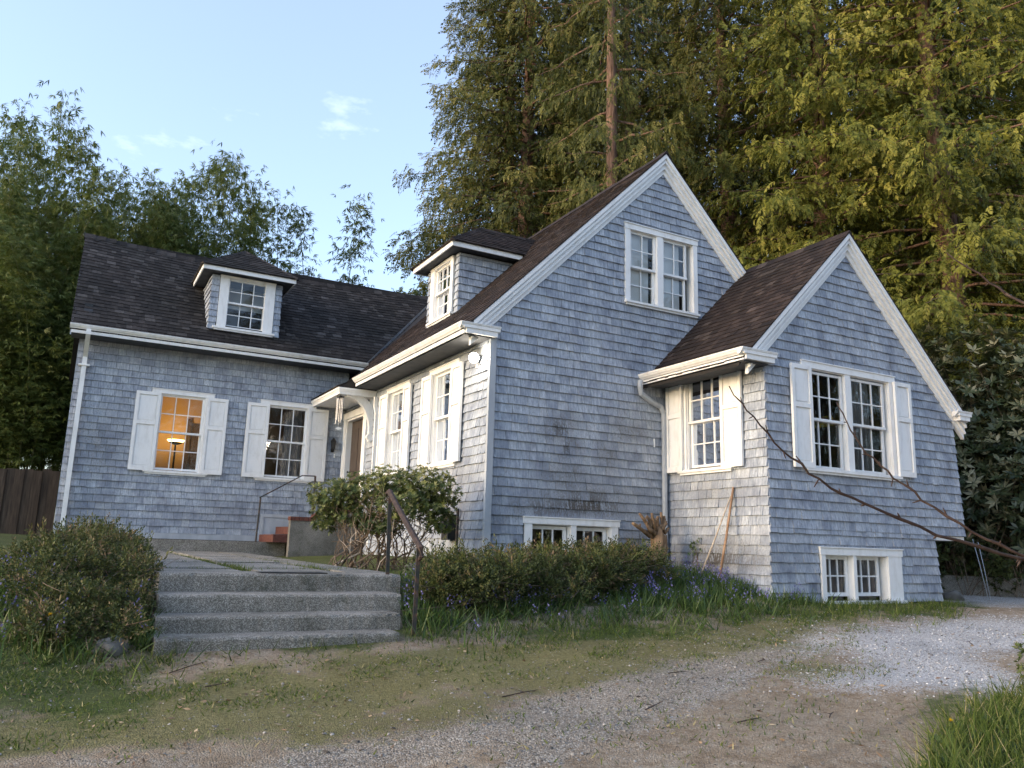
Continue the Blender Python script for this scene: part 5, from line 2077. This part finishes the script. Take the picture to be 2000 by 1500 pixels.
def shrub(name, label, lobes, n, tmpl, size, mat, cat='shrub', seed=1, updir=.5, stems=True, rmean=.5, rsd=.2, shell=.6, shoots=0.0):
    r = np.random.default_rng(seed)
    cx, cy = lobes[0][0], lobes[0][1]
    z = gz1(cx, cy)
    t = thing(name, (cx, cy, z), label, cat)
    P, Nn = blob_points(r, n, lobes, shell)
    g = gz(P[:, 0], P[:, 1])
    cl = fbm(P[:, 0] + P[:, 2] * .7, P[:, 1] - P[:, 2] * .5, 5.0)
    k = (P[:, 2] > g + .01) & (r.random(len(P)) < .75 + .6 * cl)
    cl = cl[k]
    P, Nn, g = P[k], Nn[k], g[k]
    D = Nn + np.array([0, 0, updir]) + r.normal(0, .45, P.shape)
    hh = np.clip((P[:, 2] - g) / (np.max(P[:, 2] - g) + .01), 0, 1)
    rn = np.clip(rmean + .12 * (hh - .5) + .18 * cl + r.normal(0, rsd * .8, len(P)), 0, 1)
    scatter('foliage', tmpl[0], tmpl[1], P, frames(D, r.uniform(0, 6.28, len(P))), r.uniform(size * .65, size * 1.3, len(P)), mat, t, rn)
    if shoots:
        kk = r.random(len(P)) < shoots
        kk &= hh > .45
        Q_ = P[kk]
        D2 = Nn[kk] * .5 + np.array([0, 0, .9]) + r.normal(0, .45, Q_.shape)
        scatter('shoots', tmpl[0], tmpl[1], Q_, frames(D2, r.uniform(0, 6.28, len(Q_))), r.uniform(size * 1.3, size * 2.6, len(Q_))[:, None] * np.array([1, .55, .55]), mat, t, np.clip(rn[kk] + .12, 0, 1))
    if stems:
        mb = MB()
        for i in range(max(30, n // 60)):
            j = r.integers(len(P))
            l = lobes[r.integers(len(lobes))]
            bx, by = l[0] + r.normal(0, l[3] * .25), l[1] + r.normal(0, l[4] * .25)
            bz = gz1(bx, by) - .03
            e = P[j]
            m = (np.array([bx, by, bz]) + e) / 2 + r.normal(0, .05, 3)
            q = e + (e - m) * r.uniform(0, .5) + r.normal(0, .03, 3)
            mb.tube([(bx, by, bz), m, e, q], [.008, .005, .0032, .0016], 4, caps=False)
        mb.build('stems', M['twig'], t)
    return t


def lobes_from(pxs, Y, rx, ry, rz, lift=.6):
    """ellipsoid lobes standing on the ground at photo column px and depth Y"""
    out = []
    for (px, y_, a, b, c) in zip(pxs, Y, rx, ry, rz):
        d = ray(px, 1090)
        x = d[0] * y_ / d[1]
        out.append((x, y_, gz1(x, y_) + c * lift, a, b, c))
    return out


# heather mound left of the steps
r = np.random.default_rng(77)
hm = []
for (px, y_, a, c) in [(235, 6.8, .17, .10), (165, 6.8, .17, .11), (110, 6.9, .18, .11), (265, 7.2, .2, .14), (200, 7.2, .23, .17), (120, 7.3, .22, .16), (80, 7.5, .2, .18), (45, 7.9, .2, .15), (50, 8.8, .24, .16), (255, 7.8, .26, .2), (180, 8.0, .28, .22), (110, 8.1, .26, .22),
                       (245, 8.6, .28, .2), (170, 8.9, .3, .24), (110, 9.0, .3, .22), (230, 9.6, .3, .2), (170, 10.0, .36, .26), (200, 10.6, .4, .26), (150, 10.6, .36, .24)]:
    d = ray(px, 1090)
    x = d[0] * y_ / d[1]
    hm.append((x, y_, gz1(x, y_) + c * .55, a, a * 1.5, c * r.uniform(.9, 1.25)))
    for _ in range(3):
        hm.append((x + r.normal(0, .1), y_ + r.normal(0, .15), gz1(x, y_) + c * r.uniform(.8, 1.2), .10, .12, .10))
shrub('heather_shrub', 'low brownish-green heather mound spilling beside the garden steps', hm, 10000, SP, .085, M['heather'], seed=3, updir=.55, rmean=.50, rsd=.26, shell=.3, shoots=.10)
# hedge in front of main gable
hl = []
for i in range(15):
    s = i / 14
    x = 3.35 + 3.05 * s
    y = 7.35 + 1.0 * s + .12 * math.sin(i * 2.1)
    hl.append((x, y, gz1(x, y) + .15, .36, .42, .25 + .05 * math.sin(i * 1.7)))
    for _ in range(5):
        hl.append((x + r.normal(0, .2), y + r.normal(-.05, .2), gz1(x, y) + r.uniform(.15, .34), .15, .16, .13))
for i in range(6):
    x = 3.7 + .52 * i
    y = 8.2 + .16 * i
    hl.append((x, y, gz1(x, y) + .14, .42, .48, .22))
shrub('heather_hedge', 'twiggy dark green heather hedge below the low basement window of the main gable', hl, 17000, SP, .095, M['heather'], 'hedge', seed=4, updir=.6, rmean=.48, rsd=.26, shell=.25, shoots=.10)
# big pale-tipped evergreen right
shrub('evergreen_shrub', 'large dark evergreen shrub with pale upright leaf tips beside the house', [(*gpos(1935, 16.5), 2.4, 1.55, 1.6, 2.6), (*gpos(2080, 16), 2.6, 1.6, 1.6, 2.4), (*gpos(1860, 17.5), 3.2, 1.1, 1.2, 1.9), (*gpos(2010, 15.8), 1.7, 1.3, 1.2, 1.6), (*gpos(1900, 16.2), 1.5, 1.0, 1.0, 1.3)],
      5200, RO, .20, M['rhodo'], seed=5, updir=1.0, rmean=.66, rsd=.25, shell=.45)
# undergrowth right
shrub('ivy_thicket', 'dark ivy and bramble thicket behind the concrete kerb', [(*gpos(1860, 16.9), .2, 1.2, .6, .9), (*gpos(1990, 16.4), .0, 1.3, .5, .7), (*gpos(2100, 16.3), .2, 1.2, .6, .9), (*gpos(1780, 17.6), .4, 1.0, .6, 1.2), (*gpos(1900, 17.4), .9, .9, .5, .5)],
      5200, RO, .085, M['heather'], seed=6, updir=.4, rmean=.40, rsd=.2)
# small yellow-green shrub at right edge
shrub('leafy_sapling', 'small yellow-green leafy shrub beside the white gravel', [(*gpos(2010, 5.6), gz1(*gpos(2010, 5.6)) + .28, .13, .13, .30), (*gpos(2070, 5.6), gz1(*gpos(2070, 5.6)) + .25, .22, .2, .34)],
      420, RO, .045, M['pieris'], seed=7, updir=.8, rmean=.55, rsd=.22)

# pieris with bare stems beside the path
bz = gz1(3.75, 10.2)
pi = thing('pieris_bush', (3.75, 10.2, bz), 'rounded yellow-green bush on bare twisted stems beside the garden path', 'bush')
r = np.random.default_rng(11)
lob = []
for (px, py, y_, a, c) in [(650, 968, 10.4, .34, .22), (710, 960, 10.2, .38, .24), (770, 945, 9.9, .38, .24), (830, 945, 9.6, .36, .24), (862, 965, 9.5, .26, .24), (790, 985, 9.7, .38, .22), (690, 1005, 10.3, .36, .16), (640, 990, 10.5, .24, .18), (845, 990, 9.6, .28, .20), (640, 1020, 10.5, .22, .14), (860, 1020, 9.6, .2, .16), (740, 1025, 10.0, .34, .14)]:
    q = on(px, py, 1, y_)
    lob.append((q[0], q[1], q[2], a, a * 1.2, c))
P, Nn = blob_points(r, 3500, lob, .25)
kp = r.random(len(P)) < .8 + .5 * fbm(P[:, 0] + P[:, 2], P[:, 1], 5.0)
P, Nn = P[kp], Nn[kp]
D = Nn + np.array([0, 0, .7]) + r.normal(0, .4, P.shape)
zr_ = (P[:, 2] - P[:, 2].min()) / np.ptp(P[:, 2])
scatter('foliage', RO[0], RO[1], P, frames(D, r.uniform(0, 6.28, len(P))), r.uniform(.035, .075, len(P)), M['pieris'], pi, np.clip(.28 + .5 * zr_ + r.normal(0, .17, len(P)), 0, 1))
bases = []
for px in (640, 690, 700, 735, 760, 780, 800):
    q = ground_hit(px, 1092)
    y_ = 9.6 + r.uniform(0, .8)
    d = ray(px, 1075)
    x = d[0] * y_ / d[1]
    bases.append(np.array([x, y_, gz1(x, y_) - .05]))
for i in range(60):
    b = bases[i % len(bases)] + r.normal(0, .07, 3) * np.array([1, 1, 0])
    e = P[r.integers(len(P))]
    e = b + (e - b) * np.array([.62, .62, 1]) + np.array([0, 0, .0])
    pts = [b]
    for q in (.15, .3, .45, .6, .75, .9):
        bow = np.array([e[0] - b[0], e[1] - b[1], 0]) * (q ** .6 - q) * .5
        pts.append(b + (e - b) * q + bow + r.normal(0, .045, 3) * np.array([1, 1, .4]))
    pts.append(e)
    mb = MB()
    w0 = r.uniform(.006, .017)
    mb.tube(pts, [w0 * (1 - .8 * k / (len(pts) - 1)) for k in range(len(pts))], 5, caps=False)
    for k in (3, 4, 5):
        m2 = pts[k]
        e2_ = m2 + r.normal(0, .16, 3) + np.array([0, 0, .14])
        mb.tube([m2, (m2 + e2_) / 2 + r.normal(0, .03, 3), e2_], [w0 * .45, w0 * .3, w0 * .15], 4, caps=False)
    mb.build('stem', M['stick2'] if i % 15 == 0 else M['twig'], pi, smooth=True)

# pollarded stump against the wall
sx, sy = 7.52, 9.28
sz = gz1(sx, sy) - .1
pt = thing('pollarded_stump', (sx, sy, sz), 'knobbly orange-brown pollarded tree stump beside the wall corner', 'stump')
k0 = on(1285, 1120, 1, sy)
k1 = on(1286, 1052, 1, sy)
fk = on(1280, 1035, 1, sy)
mb = MB()
mb.tube([(k0[0] + .0, sy, sz), (k0[0], sy, k0[2] + .02), (k1[0] - .02, sy, (k0[2] + k1[2]) / 2), (k1[0], sy, k1[2]), (fk[0], sy, fk[2] + .03)], [.12, .095, .098, .115, .07], 14)
mb.tube([(k0[0] - .04, sy - .02, sz), (k1[0] - .07, sy - .03, k1[2] - .1), (k1[0] - .05, sy - .02, k1[2] + .05)], [.06, .06, .055], 10)
mb.tube([(k0[0] + .04, sy - .02, sz), (k1[0] + .06, sy - .04, k1[2] - .12), (k1[0] + .07, sy - .02, k1[2] + .05)], [.065, .06, .055], 10)
mb.build('trunk', M['stump'], pt, smooth=True)
ends = [((1270, 1046), (1236, 1022)), ((1272, 1042), (1249, 1003)), ((1274, 1040), (1258, 1016)), ((1276, 1036), (1263, 1008)), ((1281, 1038), (1273, 1002)), ((1284, 1036), (1279, 1013)), ((1288, 1036), (1285, 1008)),
        ((1291, 1034), (1291, 1000)), ((1294, 1036), (1297, 1008)), ((1298, 1040), (1306, 1031)), ((1280, 1042), (1266, 1022)), ((1290, 1040), (1301, 1018)), ((1286, 1044), (1291, 1024))]
for (a, b) in ends:
    p, q = on(*a, 1, sy + random.uniform(-.07, .05)), on(*b, 1, sy + random.uniform(-.10, .05))
    mb = MB()
    w0 = random.uniform(.017, .027)
    m = (np.array(p) + q) / 2 + np.array([random.uniform(-.025, .025), random.uniform(-.03, .03), random.uniform(-.04, .0)])
    m2 = m + (q - m) * .5 + np.array([random.uniform(-.015, .015), 0, 0])
    mb.tube([p, m, m2, q], [w0 * 1.7, w0 * 1.0, w0 * 1.15, w0 * .85], 8)
    for _ in range(2):
        k_ = m2 + np.array([random.uniform(-.035, .035), random.uniform(-.03, .0), random.uniform(.0, .04)])
        mb.tube([m2 * .6 + m * .4, k_], [w0 * .8, w0 * .45], 6)
    mb.build('branch', M['stump'], pt, smooth=True)

# ivy sprig on right wing wall
iv = thing('ivy_sprig', (XE - .05, 9.08, -.3), 'small dark ivy sprig growing up the shingled wall behind the leaning poles', 'ivy')
c = on(1355, 1068, 0, XE - .05)
Pn = np.array([(XE - .05 - abs(rng.normal(0, .02)), c[1] + rng.normal(0, .09), c[2] + rng.normal(0, .07)) for _ in range(26)])
scatter('leaves', RO[0], RO[1], Pn, frames(rdirs(26) + np.array([-1.2, 0, 0])), rng.uniform(.025, .05, 26), M['strap'], iv)
mb = MB()
mb.tube([(XE - .05, c[1] - .1, gz1(XE - .05, c[1]) - .02), (XE - .03, c[1] - .05, c[2] - .15), (XE - .035, c[1], c[2])], .006, 5)
mb.build('stem', M['twig'], iv)

# ------------------------------------------------------------------ bare twigs reaching in from a sapling at the right
br = thing('bare_sapling', (3.35, 0.55, -1.1), 'leafless budding sapling reaching two thin branches across the right gable', 'sapling')
r = np.random.default_rng(5)


def at(px, py, dist):
    d = ray(px, py)
    return d / (d @ CF) * dist


fork = at(2230, 1150, 2.7)
base = np.array([fork[0] + .25, fork[1] - .25, gz1(fork[0] + .25, fork[1] - .25) - .1])
mb = MB()
mb.tube([base, base + (fork - base) * .5 + (.05, 0, 0), fork], [.03, .024, .016], 9)
mb.build('trunk', M['twigred'], br, smooth=True)


def twig(line, r0, r1):
    pts = [np.asarray(p) for p in line]
    fine = []
    for a, b in zip(pts[:-1], pts[1:]):
        for k in range(4):
            fine.append(a + (b - a) * k / 4 + r.normal(0, .0035, 3))
    fine.append(pts[-1])
    mb = MB()
    n = len(fine)
    rd = [r0 + (r1 - r0) * (k / (n - 1)) for k in range(n)]
    mb.tube(fine, [q * (1.25 if k % 4 == 2 else 1) for k, q in enumerate(rd)], 7)
    for k in range(2, n - 1, 2):
        s = 1 if (k // 2) % 2 else -1
        p = fine[k]
        t = (fine[k + 1] - fine[k]) / np.linalg.norm(fine[k + 1] - fine[k])
        u = CU * s + t * .8 + r.normal(0, .3, 3)
        u /= np.linalg.norm(u)
        L_ = r.uniform(.014, .034)
        mb.tube([p, p + u * L_ * .5, p + u * L_], [rd[k] * .6, rd[k] * .75, .0012], 5)
    return mb.build('branch', M['twigred'], br, smooth=True)


twig([fork, at(2000, 1092, 2.55), at(1830, 1042, 2.5), at(1690, 985, 2.45), at(1600, 937, 2.42), at(1530, 880, 2.4), at(1470, 815, 2.38), at(1424, 754, 2.36)], .0062, .0016)
twig([fork, at(2000, 1085, 2.72), at(1900, 1040, 2.75), at(1800, 972, 2.8), at(1750, 932, 2.82), at(1690, 885, 2.85), at(1655, 828, 2.88), at(1634, 785, 2.9)], .0058, .0017)
twig([fork, at(2010, 600, 3.2), at(1930, 550, 3.3), at(1850, 495, 3.35)], .0085, .002)

# ------------------------------------------------------------------ ground cover
def place(n, xr, yr, mask, seed):
    r = np.random.default_rng(seed)
    x, y = r.uniform(*xr, n), r.uniform(*yr, n)
    z = gz(x, y)
    px, py, d = proj(np.stack([x, y, z], 1))
    k = mask(px, py, x, y, r.random(n)) & (d > .4) & (px > -250) & (px < 2250) & (py < 1700)
    return np.stack([x[k], y[k], z[k]], 1), px[k], py[k], r


solid = lambda x, y: ((x > PX0 - .05) & (x < np.minimum(PX1 + .01, 2.57 + (y - 6.48) * .37)) & (y > 6.46) & (y < 16)) | ((x > XC - .05) & (y > YB - .02)) | ((x > XE - .03) & (y > YD - .02) & (x < 11.6))
t_blade = (np.array([(0, -.5, 0), (0, .5, 0), (.55, .32, .0), (.55, -.32, .0), (1, .05, -.10), (1, -.05, -.10)], float), np.array([(0, 1, 2, 3), (3, 2, 4, 5)]))


def blades(name, P, hmin, hmax, w, mat, r, lean=.55, rmean=.5, rsd=.2):
    n = len(P)
    D = np.stack([r.normal(0, lean, n), r.normal(0, lean, n), np.ones(n)], 1)
    h = r.uniform(hmin, hmax, n)
    S = np.stack([h, np.full(n, w) * r.uniform(.7, 1.4, n), h], 1)
    o = scatter(name, t_blade[0], t_blade[1], P, frames(D, r.uniform(0, 6.28, n)), S, mat, None, np.clip(r.normal(rmean, rsd, n), 0, 1))
    o['kind'] = 'stuff'
    return o


def m_lawn(px, py, x, y, q):
    g = ell(px, py, 40, 1310, 330, 95) + .6 * band(px, py, [(-200, 1470), (250, 1420), (600, 1330), (900, 1300), (1250, 1270), (1500, 1235), (1650, 1215)], 44) + .10 * ell(px, py, 1300, 1420, 500, 70) + .35 * ell(px, py, 1600, 1310, 110, 22)
    g = g * np.clip(.55 + 1.1 * fbm(x, y, 2.6), .02, 1.3)
    return (q < g) & ~solid(x, y)


P, px, py, r = place(200000, (-1.6, 9), (2.6, 9.0), m_lawn, 31)
tag(blades('lawn_grass', P, .014, .042, .007, M['grass'], r, .9, .58, .27), 'short patchy green lawn grass thinning into the gravel drive', 'grass')


def m_tuft(px, py, x, y, q):
    g = (.9 * band(px, py, [(800, 1225), (950, 1232), (1150, 1222), (1350, 1195), (1480, 1180), (1600, 1185), (1860, 1190)], 24) + .8 * band(px, py, [(600, 1262), (690, 1252), (800, 1238)], 10)
         + .7 * ell(px, py, 440, 1275, 40, 12) + .8 * ell(px, py, 820, 1225, 60, 25) + .9 * band(px, py, [(0, 1240), (160, 1280), (330, 1290)], 26) + .5 * ell(px, py, 60, 1190, 120, 60))
    g = g * np.clip(.6 + 1.3 * fbm(x, y, 3.0), .03, 1.4)
    return (q < g) & ~solid(x, y)


P, px, py, r = place(62000, (-1.2, 12), (5.4, 10), m_tuft, 32)
tag(blades('tufted_grass', P, .04, .13, .007, M['grass'], r, .6, .45, .24), 'longer tufted grass along the hedge, steps and house foot', 'grass')


def m_corner(px, py, x, y, q):
    return (q < 1.1 * np.where(inpoly(px, py, [(1800, 1520), (1830, 1440), (1900, 1400), (1960, 1370), (2250, 1320), (2250, 1700), (1720, 1700)]), 1, 0)) & ~solid(x, y)


P, px, py, r = place(26000, (2.2, 6.5), (1.0, 4.0), m_corner, 33)
tag(blades('long_grass', P, .07, .27, .007, M['grass'], r, .62, .55, .24), 'lush long green grass clump at the edge of the drive', 'grass')
cornerP = P
kk = r.random(len(P)) < .05
o = scatter('corner_weeds', RO[0], RO[1], P[kk] + np.array([0, 0, .05]), frames(rdirs(int(kk.sum())) * .5 + np.array([0, 0, 1.0])), r.uniform(.03, .07, int(kk.sum())), M['strap'], None)
tag(o, 'broad-leaved weeds mixed into the lush long grass', 'weeds', kind='stuff')


def m_strap(px, py, x, y, q):
    g = (.9 * band(px, py, [(830, 1190), (1000, 1195), (1200, 1170), (1330, 1150), (1460, 1150)], 38) + 1.2 * ell(px, py, 1350, 1165, 130, 36) + 1.1 * ell(px, py, 825, 1195, 40, 45) + .9 * band(px, py, [(290, 1150), (310, 1210), (280, 1270)], 26)
         + .8 * ell(px, py, 70, 1190, 130, 80) + .5 * ell(px, py, 200, 1260, 130, 30) + .5 * ell(px, py, 1560, 1170, 90, 14))
    g = g * np.clip(.6 + 1.2 * fbm(x, y, 2.2), .05, 1.4)
    return (q < g) & ~solid(x, y)


P, px, py, r = place(62000, (-1.0, 9.2), (5.8, 9.0), m_strap, 34)
tag(blades('bluebell_leaves', P, .10, .24, .013, M['strap'], r, .55, .45, .22), 'strappy dark green bluebell leaves below the hedge and shrubs', 'bluebells')
kw = r.random(len(P)) < .10
nw = int(kw.sum())
o = scatter('broad_weeds', RO[0], RO[1], P[kw] + np.stack([np.zeros(nw), np.zeros(nw), r.uniform(.01, .10, nw)], 1), frames(rdirs(nw) * .6 + np.array([0, 0, 1.0]), r.uniform(0, 6.28, nw)), r.uniform(.025, .06, nw), M['grass'], None, np.clip(r.normal(.5, .15, nw), 0, .85))
tag(o, 'broad-leaved green weeds among the bluebells at the hedge foot', 'weeds', kind='stuff')
k = r.random(len(P)) < .028
Pf = P[k]
n = len(Pf)
hh = r.uniform(.16, .30, n)
fl_, fd = [], []
for j in range(7):
    fl_.append(Pf + np.stack([r.normal(0, .022, n), r.normal(0, .022, n), hh - j * .016], 1))
fl_ = np.concatenate(fl_)
o = scatter('bluebell_flowers', RO[0], RO[1], fl_, frames(rdirs(len(fl_)) + np.array([0, 0, -.6])), r.uniform(.010, .019, len(fl_)), M['blue'], None)
tag(o, 'violet-blue bluebell flowers scattered below the hedge and shrubs', 'bluebells', kind='stuff')

# grass in the path joints
Pj = []
r = np.random.default_rng(35)
for _ in range(4200):
    y = r.uniform(7.95, 15.4)
    x = 1.615 + r.normal(0, .05) if r.random() < .55 else 2.46 + r.normal(0, .05)
    if math.sin(y * 3.1 + x * 7) > -.35:
        Pj.append((x, y, -.325))
for (r0, r1) in rows[:-1]:
    for _ in range(200):
        Pj.append((r.uniform(PX0, PX1), r1 + .01 + r.normal(0, .015), -.325))
tag(blades('joint_grass', np.array(Pj), .03, .085, .008, M['grass'], r, .6, .5, .2), 'green grass growing in the joints of the slab path', 'grass')

# loose gravel, white stones and leaf litter
OCT = np.array([(1, 0, 0), (0, 1, 0), (-1, 0, 0), (0, -1, 0), (.1, .1, .75), (.1, -.1, -.75), (.6, .6, .4), (-.6, .5, .45)], float)
OQ = np.array([(0, 1, 6, 4), (1, 2, 7, 4), (2, 3, 4, 7), (3, 0, 4, 4)])
OQ = np.array([(0, 1, 6, 4), (1, 2, 7, 4), (2, 3, 4, 7), (3, 0, 6, 4)])


def m_grav(px, py, x, y, q):
    g = .12 + .6 * band(px, py, [(600, 1500), (900, 1440), (1150, 1370), (1350, 1300), (1560, 1250)], 50) + .7 * band(px, py, [(1010, 1500), (1230, 1400), (1430, 1330)], 45)
    return (q < g) & ~solid(x, y) & (py > 1200)


P, px, py, r = place(60000, (-.5, 9.5), (2.3, 7.4), m_grav, 36)
o = scatter('loose_gravel', OCT, OQ, P, frames(rdirs(len(P)) * np.array([1, 1, .2]), r.uniform(0, .6, len(P))), r.uniform(.003, .007, len(P)) * (1 + 1.3 * (r.random(len(P)) < .08)), M['stone'], None, r.random(len(P)))
tag(o, 'loose grey gravel stones strewn over the drive', 'gravel', kind='stuff')


def m_white(px, py, x, y, q):
    g = ell(px, py, 1960, 1240, 250, 30) + .9 * ell(px, py, 1850, 1310, 180, 30, .25) + .16 * ell(px, py, 1640, 1330, 170, 36) + .05 * band(px, py, [(1250, 1440), (1420, 1330), (1600, 1260)], 26)
    return (q < g) & ~solid(x, y)


P, px, py, r = place(30000, (4, 14), (2.3, 8.5), m_white, 37)
o = scatter('white_gravel', OCT, OQ, P, frames(rdirs(len(P)) * np.array([1, 1, .2]), r.uniform(0, .6, len(P))), r.uniform(.005, .013, len(P)), M['stonew'], None, r.random(len(P)))
tag(o, 'loose white gravel spread at the right end of the drive', 'gravel', kind='stuff')

P, px, py, r = place(4200, (-1.5, 9.5), (2.3, 8.0), lambda px, py, x, y, q: ~solid(x, y) & (py > 1190) & (q < .35 + .65 * ell(px, py, 600, 1340, 500, 90)), 38)
P[:, 2] += .006
D = rdirs(len(P)) * np.array([1, 1, .18])
S = np.stack([r.uniform(.015, .055, len(P)), r.uniform(.006, .022, len(P)), np.full(len(P), .02)], 1)
o = scatter('leaf_litter', DIA, DQ, P, frames(D, r.normal(0, .4, len(P))), S, M['litter'], None, r.random(len(P)))
tag(o, 'dry tan leaves and wood chips scattered over the ground', 'leaf litter', kind='stuff')

# twigs on the drive
r = np.random.default_rng(39)
for i, (px, py) in enumerate([(1305, 1318), (1480, 1295), (1260, 1390), (1440, 1415), (1620, 1405), (330, 1318), (400, 1345), (980, 1365), (1900, 1262)]):
    p = ground_hit(px, py) + np.array([0, 0, .012])
    a = r.uniform(-.5, .5) + .2
    L_ = r.uniform(.12, .34)
    d = np.array([math.cos(a), math.sin(a), 0]) * L_
    mb = MB()
    mid = p + d * .5 + r.normal(0, .02, 3) * np.array([1, 1, .3])
    e = p + d
    e[2] = gz1(e[0], e[1]) + .01
    mid[2] = gz1(mid[0], mid[1]) + .015
    mb.tube([p, mid, e], [.004, .0035, .002], 5)
    mb.tube([mid, mid + np.array([-d[1], d[0], .02]) * .25], [.0025, .001], 4)
    o = mb.build('twig', M['twigred'])
    tag(o, 'thin reddish-brown fallen twig lying on the gravel drive', 'twig', 'twigs fallen on the drive')

# dandelions
def dandelion(pos, h, label):
    t = thing('dandelion', tuple(pos), label, 'flower')
    mb = MB()
    mb.tube([tuple(pos), (pos[0] + .01, pos[1], pos[2] + h)], .0025, 5)
    mb.build('stem', M['strap'], t)
    c = np.array([pos[0] + .01, pos[1], pos[2] + h])
    d = rdirs(40) * np.array([1, 1, .5]) + np.array([0, 0, .45])
    scatter('petals', DIA, DQ, np.tile(c, (40, 1)), frames(d), np.stack([np.full(40, .019), np.full(40, .006), np.full(40, .006)], 1), M['yellow'], t)


g = ground_hit(1860, 1470)
dandelion(g, .16, 'yellow dandelion flower standing in the lush long grass')
g = on(95, 1200, 1, 6.6)
dandelion(np.array([g[0], g[1], gz1(g[0], g[1])]), float(g[2] - gz1(g[0], g[1])), 'yellow flower beside the low heather mound')

scene.render.engine = 'CYCLES'
scene.cycles.max_bounces = 6
scene.cycles.diffuse_bounces = 3
scene.cycles.transmission_bounces = 4
scene.cycles.transparent_max_bounces = 8
